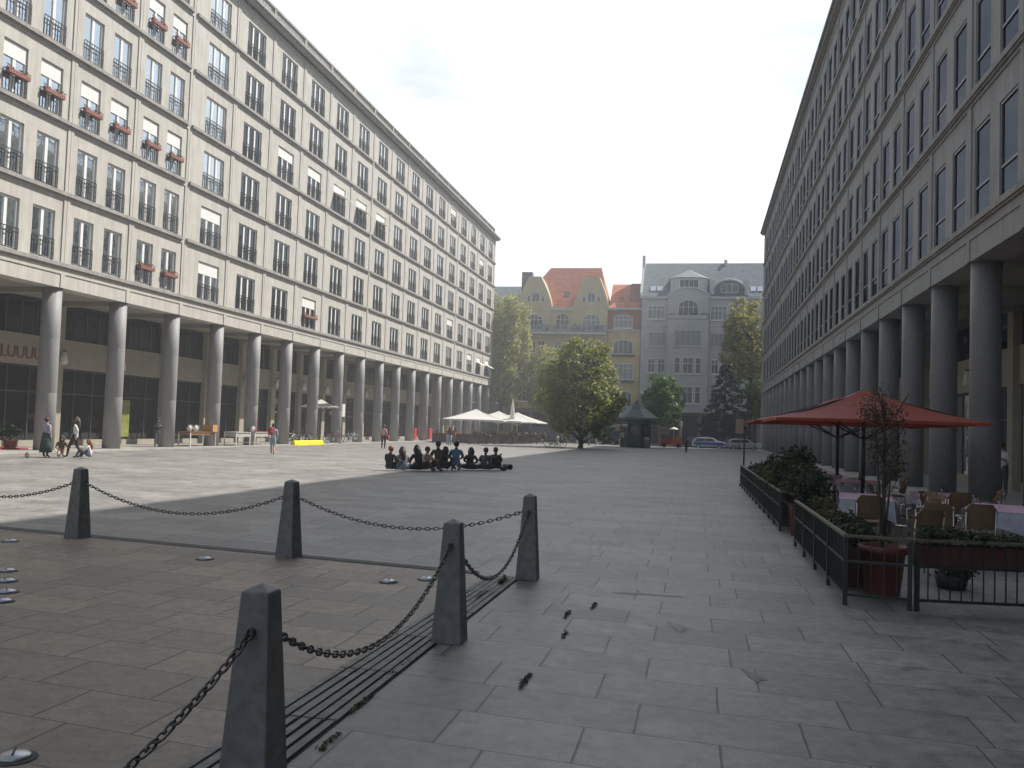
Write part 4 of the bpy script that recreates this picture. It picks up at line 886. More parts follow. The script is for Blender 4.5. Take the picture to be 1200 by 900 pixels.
# ================================================================== VEHICLES
TYRE = mat('tyre_rubber', (0.018,0.018,0.018), 0.8); RIM = mat('alloy_rim', (0.45,0.45,0.46), 0.35, metal=0.8); CARGL = mat('car_glass', (0.018,0.022,0.026), 0.06, spec=0.8, var=0.05)
def paint(n, c): return mat('car_paint_'+n, c, 0.25, var=0.04, spec=0.6)
REDL = mat('tail_light', (0.35,0.02,0.02), 0.3); HEADL = mat('head_light', (0.7,0.7,0.68), 0.15)
def car(name, label, cat, loc, rz, m, kind='hatch', L_=4.2, W_=1.76, Ht=1.48):
    t = thing(name, label, cat, loc, rz)
    a = L_/2
    prof = {'hatch': [(-a,.35),(-a+.02,.75),(-a+.12,.95),(-a+.95,1.02),(-a+1.55,Ht-.06),(-a+2.1,Ht),(a-.85,Ht-.03),(a-.3,Ht-.22),(a-.05,.95),(a,.7),(a-.02,.35)],
            'van': [(-a,.4),(-a+.02,.9),(-a+.15,1.1),(-a+.75,1.22),(-a+1.35,Ht-.1),(-a+1.8,Ht),(a-.2,Ht),(a-.05,Ht-.15),(a,.9),(a-.02,.4)],
            'suv': [(-a,.42),(-a+.02,.85),(-a+.1,1.02),(-a+1.1,1.1),(-a+1.6,Ht-.08),(-a+2.0,Ht),(a-.45,Ht-.02),(a-.12,Ht-.25),(a-.02,1.0),(a,.8),(a-.02,.42)]}[kind]
    def hw(z): return W_/2*(1.0 if z < 0.98 else 1.0-0.20*(z-0.98)/max(0.3, Ht-0.98))*(0.96 if z < 0.5 else 1)
    b = MB(); k = len(prof); vs = [(x, -hw(z), z) for x, z in prof]+[(x, hw(z), z) for x, z in prof]
    b.add(vs, [tuple(range(k)), tuple(range(2*k-1, k-1, -1))]+[(i, i+k, (i+1) % k+k, (i+1) % k) for i in range(k)])
    me = b.mesh('body', m); import bmesh
    bm = bmesh.new(); bm.from_mesh(me); bmesh.ops.triangulate(bm, faces=[f for f in bm.faces if len(f.verts) > 4]); bm.to_mesh(me); bm.free()
    o = link('body', me, t); bv = o.modifiers.new('bevel', 'BEVEL'); bv.width = 0.05; bv.segments = 2; bv.limit_method = 'ANGLE'; bv.angle_limit = R(24)
    zs = 1.02 if kind == 'hatch' else (1.15 if kind == 'van' else 1.10)
    xf0, xf1 = [(q[0], q[1]) for q in prof if q[1] >= 0.94][1], None
    iA = 3; xa, za = prof[iA]; xb, zb2 = prof[iA+1]
    def side(x0, x1, x2, x3):
        for s_ in (-1, 1):
            z0, z1 = zs, Ht-0.13; gl = MB()
            gl.add([(x0, s_*(hw(z0)+.006), z0), (x1, s_*(hw(z0)+.006), z0), (x2, s_*(hw(z1)+.006), z1), (x3, s_*(hw(z1)+.006), z1)], [(0,1,2,3)]); gl.build('side_window', CARGL, t)
    if kind == 'van': side(xa+.35, xa+1.35, xa+1.35, xb+.15)
    else:
        mid = (xa+.3+a-.35)/2; side(xa+.35, mid-.04, mid-.04, xb+.12); side(mid+.04, a-.38, a-.62, mid+.04)
    def pane(p0, p1, nm, ins=.1):
        (x0, z0), (x1, z1) = p0, p1; g2 = MB(); n = Vector((z0-z1, 0, x1-x0)).normalized()*(0.012 if x1 > x0 else -0.012)
        if n.x*(x0+x1) < 0: n = -n
        q0 = (x0+(x1-x0)*.08, z0+(z1-z0)*.08); q1 = (x0+(x1-x0)*.95, z0+(z1-z0)*.95)
        g2.add([(q0[0]+n.x, -hw(q0[1])+ins, q0[1]+n.z), (q0[0]+n.x, hw(q0[1])-ins, q0[1]+n.z), (q1[0]+n.x, hw(q1[1])-ins, q1[1]+n.z), (q1[0]+n.x, -hw(q1[1])+ins, q1[1]+n.z)], [(0,1,2,3)]); g2.build(nm, CARGL, t)
    pane((xa, za), (xb, zb2), 'windscreen')
    if kind != 'van': pane((prof[-3][0], prof[-3][1]), (prof[-4][0], prof[-4][1]), 'rear_window')
    wr = 0.31 if kind == 'hatch' else 0.35
    for x in (-a+.82, a-.80):
        for s_ in (-1, 1):
            wb = MB(); wb.tube([(0, -.1, 0), (0, .1, 0)], wr, 20, 0); ow = wb.build('wheel', TYRE, t, (x, s_*(W_/2-.08), wr))
            rb = MB(); rb.tube([(0, s_*.085, 0), (0, s_*.108, 0)], wr*.62, 14, 0); rb.build('rim', RIM, ow)
            ab = MB(); 
    for s_ in (-1, 1):
        b = MB(); b.obox((-a+.06, s_*(W_/2-.27), .74), (.12,.36,.14)); b.build('headlight', HEADL, t)
        b = MB(); b.obox((a-.045, s_*(W_/2-.2), .86), (.1,.24,.22)); b.build('tail_light', REDL, t)
        b = MB(); b.obox((xa+.42, s_*(W_/2+.07), zs+.06), (.12,.2,.13)); b.build('wing_mirror', m, t)
    b = MB(); b.box(-a-.02, -W_/2+.06, .28, -a+.2, W_/2-.06, .42); b.box(a-.2, -W_/2+.06, .28, a+.02, W_/2-.06, .42); b.box(-a+.2, -W_/2+.1, .25, a-.2, W_/2-.1, .36); b.build('bumper', TYRE, t)
    return t
zr0 = -0.146
car('parked_van', 'dark grey panel van parked left of the chestnut trunk', 'van', (-19.3,117.2,zr0), P, paint('slate',(0.035,0.045,0.055)), 'van', 4.9, 1.9, 2.0)
car('parked_car', 'dark estate with pale roof rail parked right of the chestnut trunk', 'car', (-13.7,117.4,zr0), P, paint('black',(0.02,0.02,0.022)), 'suv', 4.6, 1.82, 1.75)
car('parked_car', 'small black car parked left of the kiosk', 'car', (-9.4,117.3,zr0), P, paint('black',(0.02,0.02,0.022)), 'hatch', 3.9)
car('parked_car', 'dark green estate parked left of the blue and white car', 'car', (-0.75,119.3,zr0), 0, paint('green',(0.02,0.035,0.03)), 'suv', 4.3, 1.8, 1.6)
pc = car('parked_car', 'white and blue patrol car parked beyond the kerb', 'car', (1.35,117.0,zr0), P, paint('white',(0.6,0.62,0.64)), 'hatch', 4.2)
b = MB()
for s_ in (-1, 1): b.box(-1.9, s_*0.885, .55, 1.9, s_*0.897, .88)
b.build('blue_side_band', paint('blue',(0.03,0.10,0.42)), pc); b = MB(); b.box(-.15,-.5,1.47,.15,.5,1.58); b.build('light_bar', paint('blue',(0.03,0.10,0.42)), pc)
car('parked_car', 'black saloon parked between the patrol car and the silver car', 'car', (4.1,119.6,zr0), 0, paint('black',(0.02,0.02,0.022)), 'hatch', 4.3)
car('parked_car', 'silver hatchback parked by the corner of the office block', 'car', (5.6,116.9,zr0), P, paint('silver',(0.42,0.46,0.48)), 'hatch', 4.1)
# bicycles
def bicycle_parts(t, frame_m):
    for x in (-.52, .52):
        b = MB(); b.tube([(x+.33*math.cos(q), 0, .34+.33*math.sin(q)) for q in np.linspace(0, 2*P, 25)[:-1]], .017, 6, 0, closed=True); w_ = b.build('wheel', TYRE, t)
        b = MB(); b.tube([(x+.305*math.cos(q), 0, .34+.305*math.sin(q)) for q in np.linspace(0, 2*P, 25)[:-1]], .010, 4, 0, closed=True)
        for k in range(9): q = P*k/9; b.tube([(x-.3*math.cos(q), 0, .34-.3*math.sin(q)), (x+.3*math.cos(q), 0, .34+.3*math.sin(q))], .003, 3)
        b.build('rim', RIM, w_)
        b = MB(); b.tube([(x+.37*math.cos(q), 0, .34+.37*math.sin(q)) for q in np.linspace(.3, 2.6, 9)], .014, 5); b.build('mudguard', frame_m, t)
    b = MB(); bb = (-.05,0,.28); st = (-.22,0,.78); hd = (.33,0,.80)
    for p0, p1, r_ in ((bb,st,.017),(bb,(.36,0,.70),.019),(st,(.34,0,.78),.015),(bb,(-.52,0,.34),.012),(st,(-.52,0,.34),.010),((.31,0,.92),(.52,0,.34),.014),((-.22,0,.78),(-.25,0,.92),.013)): b.tube([p0, p1], r_, 6)
    b.build('frame', frame_m, t)
    b = MB(); b.tube([(.28,-.28,1.0),(.34,-.2,1.02),(.31,0,.96),(.34,.2,1.02),(.28,.28,1.0)], .012, 6); b.build('handlebar', RIM, t)
    b = MB(); b.ell((-.27,0,.94), (.14,.08,.035), 10, 6); b.build('saddle', TYRE, t)
    b = MB(); b.tube([(-.05,-.05,.28),(-.05,.05,.28)], .09, 14); b.tube([(-.05,.06,.28),(-.14,.08,.15)], .012, 5); b.tube([(-.05,-.06,.28),(.04,-.08,.41)], .012, 5); b.build('crank', RIM, t)
def bicycle(label, loc, rz, m, lean=0.12):
    t = thing('bicycle', label, 'bicycle', loc, rz, 'bicycles parked among the columns'); bicycle_parts(t, m); t.rotation_euler[0] = lean; return t
bk = mat('bike_black', (0.02,0.02,0.022), 0.35); bkr = mat('bike_rust_red', (0.22,0.07,0.04), 0.4); bks = mat('bike_silver', (0.5,0.5,0.5), 0.35, metal=0.5)
bicycle('silver bicycle behind the yellow barrier, nearest the white tables', (-28.7,60.9,0.05), R(75), bks)
bicycle('black bicycle standing behind the middle of the yellow barrier', (-28.8,62.3,0.05), R(60), bk)
bicycle('black bicycle behind the far end of the yellow barrier', (-28.7,63.8,0.05), R(80), bk)
bicycle('rust red bicycle with pale tyres standing broadside past the yellow barrier', (-28.1,67.6,0.05), R(35), bkr)
bicycle('dark bicycle parked with its front wheel towards the rust red one', (-28.9,69.3,0.05), R(70), bk)
bicycle('silver bicycle leaning by the column past the rust red bicycle', (-28.7,72.6,0.05), R(55), bks)
bicycle('black bicycle nearest the person in pink top', (-28.9,74.2,0.05), R(75), bk)
bicycle('dark bicycle leaning near the trunk of the chestnut tree', (-13.3,87.6,0), R(20), bk)
bicycle('silver bicycle standing left of the chestnut trunk', (-14.0,88.6,0), R(-10), bks)

# ================================================================== BOLLARDS AND CHAINS
BOLL = mat('bollard_stone', (0.17, 0.17, 0.168), 0.55, var=0.22, scale=11, bump=0.25)
CHAINM = mat('chain_steel', (0.16, 0.155, 0.15), 0.42, metal=0.85, var=0.3, scale=20)
def bollard(label, x, y, rz):
    b = MB(); w0, w1, h = 0.128, 0.070, 0.985
    vs = []
    for z, w_ in ((0, w0), (h, w1), (h+0.035, 0.0)):
        vs += [(-w_, -w_, z), (w_, -w_, z), (w_, w_, z), (-w_, w_, z)] if w_ else [(0, 0, z)]
    b.add(vs, [(0,3,2,1),(0,1,5,4),(1,2,6,5),(2,3,7,6),(3,0,4,7),(4,5,8),(5,6,8),(6,7,8),(7,4,8)])
    t = thing('bollard', label, 'bollard', (x, y, 0), rz, 'chained bollards')
    o = b.build('post', BOLL, t); bv = o.modifiers.new('bevel', 'BEVEL'); bv.width = 0.008; bv.segments = 2
    for s_ in (-1, 1):
        e = MB(); e.tube([(0, s_*0.078, 0.80), (0, s_*0.092, 0.80)], 0.022, 10); e.tube([(0.018*math.cos(q), s_*0.099, 0.80+0.024*math.sin(q)) for q in np.linspace(0, 2*P, 11)[:-1]], 0.006, 5, closed=True); e.build('chain_eye', CHAINM, t)
    return t
BP = {'a': (-2.05, 0.72), 'b': (-2.02, 4.06), 'c': (-1.99, 7.44), 'd': (-1.95, 10.78), 'e': (-5.22, 11.22), 'f': (-8.72, 11.70), 'g': (-12.2, 12.22)}
lab = {'b': 'nearest bollard, large beside the start of the slotted drain', 'c': 'bollard standing half way along the slotted drain', 'd': 'corner bollard where the drain ends and both chains meet',
       'e': 'bollard on the gutter line between the corner and the leftmost one', 'f': 'leftmost bollard in view on the gutter line', 'a': 'bollard behind the viewer at the near end of the drain', 'g': 'bollard on the gutter line beyond the left edge'}
for k, (x, y) in BP.items(): bollard(lab[k], x, y, R(-8.2) + (P/2) if k in 'efg' else R(1.0))
_link = {}
def link_mesh():
    b = MB(); n = 12; pts = []
    for k in range(n):
        q = 2*P*k/n; pts.append((0.0175*math.cos(q), 0, 0.0285*math.sin(q)+(0.010 if math.sin(q) > 0 else -0.010)))
    b.tube(pts, 0.0068, 6, closed=True); return b
LK = link_mesh()
def chain(label, p, q, sag, za=0.79):
    p, q = Vector((*p, za)), Vector((*q, za)); d = (q-p); L_ = d.length; dn = d.normalized(); p = p+dn*0.10; q = q-dn*0.10
    n = 400; pts = [p.lerp(q, i/n)-Vector((0, 0, sag*(1-(2*i/n-1)**2))) for i in range(n+1)]
    b = MB(); step = 0.060; acc = 0; nxt = 0; k = 0
    for i in range(1, n+1):
        seg = (pts[i]-pts[i-1]); acc += seg.length
        if acc >= nxt:
            dz = seg.normalized(); ax = dz.cross(Vector((0,0,1))).normalized(); ay = dz.cross(ax)
            if k % 2: ax, ay = ay, -ax
            M = Matrix((ax, ay, dz)).transposed().to_4x4(); M.translation = pts[i]; b.merge(LK, M); nxt += step; k += 1
    o = b.build('chain', CHAINM); return tag(o, label, 'chain', 'chains between the bollards')
chain('chain running from the nearest bollard out of the picture at the bottom', BP['a'], BP['b'], 0.36)
chain('chain sagging between the nearest bollard and the one half way along the drain', BP['b'], BP['c'], 0.42)
chain('chain sagging from the half way bollard to the corner bollard', BP['c'], BP['d'], 0.50)
chain('chain from the corner bollard to the next one along the gutter', BP['d'], BP['e'], 0.30)
chain('chain between the two bollards left on the gutter line', BP['e'], BP['f'], 0.33)
chain('chain leaving the leftmost bollard towards the left edge', BP['f'], BP['g'], 0.30)

# domed water studs set in the brown paving
STUD = mat('brushed_steel', (0.42, 0.43, 0.45), 0.35, metal=0.8, var=0.1)
b = MB(); b.lathe([(0.085, 0.0), (0.08, 0.014), (0.05, 0.028), (0.001, 0.033)], n=18, m=0); STM = b.mesh('paving_stud', STUD)
b = MB(); b.lathe([(0.115, 0.0), (0.112, 0.006), (0.085, 0.008)], n=20); STR = b.mesh('rim', GUT)
b = MB(); b.box(-0.006, -0.05, 0.026, 0.006, 0.05, 0.034); STS = b.mesh('slot', GUT)
studs = [(-7.51, 8.92, 'stud nearest the gutter in the row of four at the left edge'), (-7.06, 8.39, 'second stud from the gutter in the row of four at the left edge'), (-6.63, 7.89, 'third stud from the gutter in the row of four at the left edge'), (-6.35, 7.50, 'stud nearest the viewer in the row of four at the left edge'),
         (-3.42, 4.19, 'large looking steel stud at the bottom left corner'), (-9.18, 10.93, 'lone stud beside the gutter left of the leftmost bollard'), (-6.05, 10.57, 'lone stud near the gutter between the two left bollards'), (-3.38, 9.89, 'stud left of the pair near the corner bollard'), (-3.03, 10.22, 'stud right of the pair near the corner bollard')]
for x, y, lb in studs:
    t = thing('paving_stud', lb, 'stud', (x, y, 0.005), random.random(), 'steel studs in the brown paving'); link('dome', STM, t, (0, 0, 0.006)); link('rim', STR, t); link('slot', STS, t, (0, 0, 0.006))
# weeds in the joints
WEED = leaf_mat('weed_leaf', (0.12, 0.135, 0.07), (0.06, 0.07, 0.04), 0.3)
def tuft(label, x, y, L_, ang, n, h=0.05, sz=0.045):
    h *= 0.45; n = int(n*0.55); sz *= 0.7; ang = 1.57
    lob = [(k*L_*math.cos(ang), k*L_*math.sin(ang), h*0.45, 0.018+0.016*random.random(), 0.03, h) for k in np.linspace(-0.5, 0.5, 3+int(L_*14))]
    o = link('weed', leaves_mesh('weed', lob, n, sz, [WEED], int(x*50+y*9) & 255, shell=0.2, up=0.9)); o.location = (x, y, 0.004); tag(o, label, 'weed', 'weeds growing in the joints')
tuft('tall weed at the end of the drain by the corner bollard', -2.16, 10.35, 0.3, 1.5, 260, 0.12, 0.07)
tuft('weed strip along the drain before the corner bollard', -2.2, 9.5, 0.5, 1.5, 180)
tuft('small weed on the drain edge right of the half way bollard', -2.1, 6.5, 0.4, 1.55, 90, 0.03)
tuft('weed patch on the drain edge beside the nearest chain', -2.06, 5.6, 0.4, 1.55, 120, 0.03)
tuft('weed at the drain beside the nearest bollard', -1.98, 4.9, 0.25, 1.55, 90, 0.03)
tuft('dark weed filling a joint right of the half way bollard', -1.16, 6.45, 0.3, 1.1, 150, 0.05)
tuft('small weed in the joint right of the corner bollard', -1.0, 9.35, 0.25, 1.2, 90, 0.04)
tuft('larger weed in the joint below the corner bollard', -1.2, 8.85, 0.3, 1.2, 110, 0.05)
tuft('thin weed in the joint nearest the viewer', -1.1, 8.0, 0.2, 1.2, 60, 0.03)
# dark spills on the paving
SPILL = mat('dried_spill', (0.10, 0.097, 0.092), 0.5, var=0.2)
for i, (x, y, a, c_, th) in enumerate(((-0.15, 8.7, 0.20, 0.06, 1.9), (0.45, 7.15, 0.16, 0.05, 1.9), (-0.55, 10.3, 0.3, 0.07, 0.0))):
    g = random.Random(i); b = MB(); n = 26; vs = []
    for k in range(n):
        q = 2*P*k/n; r_ = 1+0.28*math.sin(3*q+i)+0.22*g.uniform(-1, 1); px, py = a*r_*math.cos(q), c_*r_*math.sin(q)
        vs.append((x+px*math.cos(th)-py*math.sin(th), y+px*math.sin(th)+py*math.cos(th), 0.004))
    b.add(vs, [tuple(range(n))]); o = b.build('stain', SPILL); o['kind'] = 'structure'

# ================================================================== LEFT ARCADE
POT = mat('terracotta', (0.36, 0.13, 0.075), 0.75, var=0.15)
SOIL = mat('soil', (0.03, 0.022, 0.016), 0.95)
SHRUB = leaf_mat('shrub_leaf', (0.085, 0.13, 0.035), (0.03, 0.05, 0.018), 0.35)
DSHRUB = leaf_mat('dark_shrub_leaf', (0.055, 0.085, 0.03), (0.018, 0.03, 0.013), 0.3)
def potted(label, loc, r, h, lob, n, sz, lm, stem=None, potm=POT, name='potted_shrub'):
    t = thing(name, label, 'plant', loc)
    b = MB(); b.lathe([(r*0.72, 0), (r*0.95, h*0.86), (r*1.05, h*0.86), (r*1.06, h), (r*0.92, h), (r*0.9, h*0.9)], n=22, caps=False); b.lathe([(r*0.72, 0.001), (0.001, 0.002)], n=22, caps=False); b.build('pot', potm, t)
    b = MB(); b.lathe([(r*0.91, h*0.92), (0.001, h*0.94)], n=18, caps=False); b.build('soil', SOIL, t)
    b = MB()
    if stem:
        g = random.Random(4)
        for k in range(26): q = g.uniform(0, 6.28); z0 = g.uniform(1.0, stem); r_ = g.uniform(.08, .3); b.tube([(0,0.005,z0), (r_*.5*math.cos(q),r_*.5*math.sin(q),z0+.12), (r_*math.cos(q),r_*math.sin(q),z0+.34)], [.008,.006,.003], 4)
    for k in range(5): b.tube([(0,0,h*0.9), (lob[k % len(lob)][0]*0.6, lob[k % len(lob)][1]*0.6, (h+lob[k % len(lob)][2])/2), lob[k % len(lob)][:3]], [0.02, 0.013, 0.006], 5)
    if stem: b.tube([(0,0,h*0.9), (0.01,0,stem*0.6), (0,0.01,stem)], [0.022, 0.018, 0.012], 6)
    b.build('stem', BARK, t); link('foliage', leaves_mesh('foliage', lob, n, sz, [lm], int(abs(loc[0])*37+abs(loc[1])*11) & 255, shell=0.35), t); return t
potted('bright green shrub in a terracotta pot by the first shop', (-30.2, 35.6, 0.05), 0.3, 0.42, [(0,0,.8,.35,.35,.35),(.25,.1,.75,.3,.3,.25),(-.25,-.1,.7,.3,.3,.25),(0.1,-.2,.95,.25,.25,.2)], 700, 0.11, SHRUB)
b = MB(); b.box(-31.8, 33.2, 0.052, -29.9, 36.4, 0.11); tag(b.build('red_mat', mat('red_carpet', (0.36, 0.05, 0.035), 0.9)), 'red entrance mat in front of the first shop', 'mat')
# shop dummy in the window
t = thing('shop_dummy', 'pale dummy in a light dress behind the first shop window', 'dummy', (-33.3, 36.9, 0.06), R(70)); r_, zn = body_data('stand'); me = r_.copy(); me.materials.clear(); me.materials.append(WHT); me.update(); link('body', me, t); b = MB(); b.lathe([(.15, 1.02), (.2, .86), (.3, .4)], n=14); b.build('dress', WHT, t)
b = MB(); b.obox((-32.1, 46.5, 1.55), (0.03, 1.0, 2.1)); tag(b.build('window_poster', mat('yellow_green_poster', (0.24, 0.26, 0.06), 0.5, var=0.25, scale=2)), 'yellow green poster behind the shop window past the second column', 'poster')
WOOD = mat('brown_table_wood', (0.25, 0.13, 0.06), 0.55, var=0.2, scale=4, stretch=(1, 8, 1)); WPAINT = mat('white_paint', (0.72, 0.71, 0.68), 0.5, var=0.05); GPAINT = mat('weathered_white_paint', (0.42, 0.41, 0.385), 0.6, var=0.1)
def table(label, loc, rz, L_, W_, h, top_m, leg_m, group=None, apron=0.16, name='table'):
    t = thing(name, label, 'table', loc, rz, group)
    b = MB(); b.box(-L_/2, -W_/2, h-.04, L_/2, W_/2, h); b.box(-L_/2+.05, -W_/2+.05, h-apron-.04, L_/2-.05, W_/2-.05, h-.042); b.build('table_top', top_m, t)
    for sx in (-1, 1):
        for sy in (-1, 1):
            b = MB(); b.box(sx*(L_/2-.06)-.03, sy*(W_/2-.06)-.03, 0, sx*(L_/2-.06)+.03, sy*(W_/2-.06)+.03, h-.045); b.build('leg', leg_m, t)
    b = MB()
    for sx in (-1, 1): b.box(sx*(L_/2-.06)-.015, -W_/2+.09, .16, sx*(L_/2-.06)+.015, W_/2-.09, .2)
    b.build('stretcher', leg_m, t); return t
table('brown wooden display table between the third and fourth columns', (-28.9, 49.0, 0.05), R(90), 2.9, 0.85, 0.86, WOOD, WPAINT)
table('white display table just right of the fourth column', (-28.6, 53.2, 0.05), R(90), 1.9, 0.9, 0.86, GPAINT, WPAINT, apron=0.26)
table('white display table left of the fifth column, with a red cloth on it', (-28.6, 56.0, 0.05), R(90), 2.6, 0.9, 0.86, GPAINT, WPAINT, apron=0.26)
b = MB(); b.box(-29.02, 54.9, 0.911, -28.2, 57.1, 0.93); tag(b.build('table_cloth', REDC), 'dull red cloth spread over the white display table', 'cloth')
def crate(label, loc, s, m, cat='box', name='box'):
    t = thing(name, label, cat, loc); b = MB(); a, c_, h = s
    b.box(-a/2,-c_/2,0,a/2,c_/2,.02); b.box(-a/2,-c_/2,.021,-a/2+.02,c_/2,h); b.box(a/2-.02,-c_/2,.021,a/2,c_/2,h); b.box(-a/2+.021,-c_/2,.021,a/2-.021,-c_/2+.02,h); b.box(-a/2+.021,c_/2-.02,.021,a/2-.021,c_/2,h); b.build('box_body', m, t)
    b = MB(); b.box(-a/2+.025,-c_/2+.025,h*.75,a/2-.025,c_/2-.025,h*.93); b.build('contents', BEI, t); return t
crate('orange wooden crate at the far end of the brown display table', (-28.75, 50.1, 0.91), (.7,.55,.42), mat('orange_wood', (0.50,0.27,0.11), 0.6))
def jug(label, loc, m): 
    t = thing('vase', label, 'vase', loc); b = MB(); b.lathe([(.07,0),(.15,.1),(.17,.2),(.1,.32),(.07,.36),(.09,.4)], n=16, caps=False); b.lathe([(.07,.001),(.001,.002)], n=16, caps=False); b.build('vase_body', m, t); b = MB(); b.tube([(.09,0,.36),(.2,0,.34),(.21,0,.22),(.16,0,.16)], .015, 6); b.build('handle', m, t)
jug('white vase at the near end of the brown display table', (-28.7, 47.75, 0.91), WPAINT); jug('second white vase beside it on the brown display table', (-28.6, 48.25, 0.91), WPAINT); jug('white vase at the near end of the red cloth', (-28.5, 54.95, 0.911), WPAINT)
# yellow barrier
YEL = mat('yellow_plastic', (0.75, 0.66, 0.02), 0.5, var=0.05)
t = thing('barrier', 'bright yellow low barrier lying in front of the parked bicycles', 'barrier', (-27.7, 61.9, 0)); b = MB(); b.prism([(-.16,0),(.16,0),(.12,.28),(.05,.34),(-.05,.34),(-.12,.28)], -2.5, 2.5); b.build('beam', YEL, t)
for y in (-2.2, 0, 2.2): b = MB(); b.box(-.25, y-.12, 0, .25, y+.12, .05); b.build('foot', YEL, t)
# red bins
for i, (x, y, lb) in enumerate(((-29.6, 92.2, 'red bin standing between two far columns, the larger one'), (-29.2, 96.5, 'red bin behind the larger red bin'))):
    t = thing('waste_bin', lb, 'bin', (x, y, 0.05)); b = MB(); b.prism([(-.42,-.42),(.42,-.42),(.42,.42),(-.42,.42)], 0.1, 1.15, axis='z'); b.build('bin_body', mat('red_plastic', (0.50,0.03,0.05), 0.45), t)
    b = MB(); b.prism([(-.46,1.15),(.46,1.15),(.42,1.28),(-.40,1.33)], -.46, .46); b.build('lid', mat('red_plastic', (0.50,0.03,0.05), 0.45), t)
    for s_ in (-.36, .36): b = MB(); b.tube([(-.36,s_-.04,.1),(-.36,s_+.04,.1)], .1, 12); b.build('wheel', TYRE, t)
# hanging sign and parasol inside the arcade
t = thing('hanging_sign', 'small white sign hanging between the columns behind the red bicycle', 'sign', (-30.2, 74.5, 0)); b = MB(); b.box(-.04,-.35,2.2,.04,.35,3.3); b.build('panel', WPAINT, t); b = MB(); b.tube([(0,-.2,3.3),(0,-.2,7.2)], .012, 5); b.tube([(0,.2,3.3),(0,.2,7.2)], .012, 5); b.build('hanger', RAIL, t)
def parasol(label, loc, rz, half, ze, zt, canopy_m, pole_m, group=None, val=0.10, sides=4, struts=True, top_cap=True):
    t = thing('parasol', label, 'parasol', loc, rz, group)
    b = MB(); nseg = 6; vs = []; a = half; cor = [(-a,-a),(a,-a),(a,a),(-a,a)]
    rings = []
    for j in range(nseg+1):
        q = j/nseg; z = ze+(zt-ze)*(1-q)-0.10*math.sin(P*q)*(zt-ze); row = []
        for e in range(4):
            c0, c1 = cor[e], cor[(e+1) % 4]
            for k in range(4):
                f = k/4; x = (c0[0]*(1-f)+c1[0]*f)*max(q, .02); y = (c0[1]*(1-f)+c1[1]*f)*max(q, .02); dz = -0.05*q*math.sin(P*f)*0 + 0.012*q*math.sin(P*f)
                row.append((x, y, z+dz))
        rings.append(row)
    vs = [p_ for r_ in rings for p_ in r_]; n = 16
    fs = [(i*n+j, i*n+(j+1) % n, (i+1)*n+(j+1) % n, (i+1)*n+j) for i in range(nseg) for j in range(n)]
    fs.append(tuple(range(n))); b.add(vs, fs, 0, False)
    lo = [(p_[0], p_[1], p_[2]-val) for p_ in rings[-1]]; b.add(rings[-1]+lo, [(j, j+n, (j+1) % n+n, (j+1) % n) for j in range(n)])
    b.build('canopy', canopy_m, t)
    b = MB(); b.tube([(0,0,.06),(0,0,zt-.05)], .045, 12); b.build('pole', pole_m, t)
    b = MB(); b.box(-.4,-.4,0,.4,.4,.07); b.lathe([(.1,.07),(.08,.3)], n=12); b.build('base', pole_m, t)
    for e in cor:
        b = MB(); b.tube([(0,0,zt-.06), (e[0]*.97,e[1]*.97,ze-.03)], .016, 5)
        if struts: b.tube([(0,0,ze-.42), (e[0]*.3,e[1]*.3,ze-.22+(zt-ze)*.25), (e[0]*.5,e[1]*.5,ze+(zt-ze)*.42)], .02, 5)
        b.build('rib', pole_m, t)
    return t
CREAM = leaf_mat('cream_canvas', (0.80, 0.79, 0.74), (0.78, 0.77, 0.72), 0.25)
parasol('small white parasol open inside the arcade behind the bicycles', (-30.4, 70.2, 0.05), R(20), 1.5, 2.9, 3.5, CREAM, RAIL)
# ---- sunlit terrace at the far end of the left block
tg = 'cream parasols on the far terrace'
parasol('cream parasol nearest the columns on the far terrace', (-22.9, 93.0, 0), R(8), 3.1, 2.45, 3.55, CREAM, WPAINT, tg)
parasol('cream parasol in the middle of the far terrace', (-21.6, 98.2, 0), R(4), 2.9, 2.45, 3.5, CREAM, WPAINT, tg)
parasol('cream parasol at the street end of the far terrace', (-20.4, 102.8, 0), R(-3), 3.0, 2.4, 3.5, CREAM, WPAINT, tg)
t = thing('folded_parasol', 'tall folded cream parasol rising above the open ones', 'parasol', (-19.7, 96.5, 0)); b = MB(); b.lathe([(.14,2.1),(.24,2.4),(.26,3.0),(.18,3.9),(.06,4.6),(.03,4.75)], n=12); b.build('canopy', CREAM, t); b = MB(); b.tube([(0,0,0.05),(0,0,4.8)], .04, 8); b.build('pole', WPAINT, t); b = MB(); b.box(-.35,-.35,0,.35,.35,.06); b.build('base', RAIL, t)
FENB = mat('terrace_screen', (0.085, 0.055, 0.045), 0.8, var=0.25, scale=2)
def screen(label, p, q, h=1.0):
    p, q = Vector(p), Vector(q); d = q-p; L_ = d.length; rz = math.atan2(d.y, d.x); t = thing('terrace_fence', label, 'fence', (p.x, p.y, 0), rz); n = int(L_/1.8)
    b = MB(); b.box(0, -.03, .1, L_, .03, h-.06); b.build('panel', FENB, t); b = MB(); b.box(-.02, -.05, h-.06, L_+.02, .05, h); b.build('rail', WOOD, t)
    for k in range(n+1): b = MB(); x = L_*k/n; b.box(x-.04, -.055, 0, x+.04, .055, h+.04); b.build('post', RAIL, t)
screen('long low dark screen along the front of the far terrace', (-21.8, 86.5), (-17.6, 104.5)); screen('low dark screen closing the near end of the far terrace', (-25.6, 86.6), (-21.95, 86.5)); screen('low dark screen closing the street end of the far terrace', (-24.0, 104.6), (-17.75, 104.6))
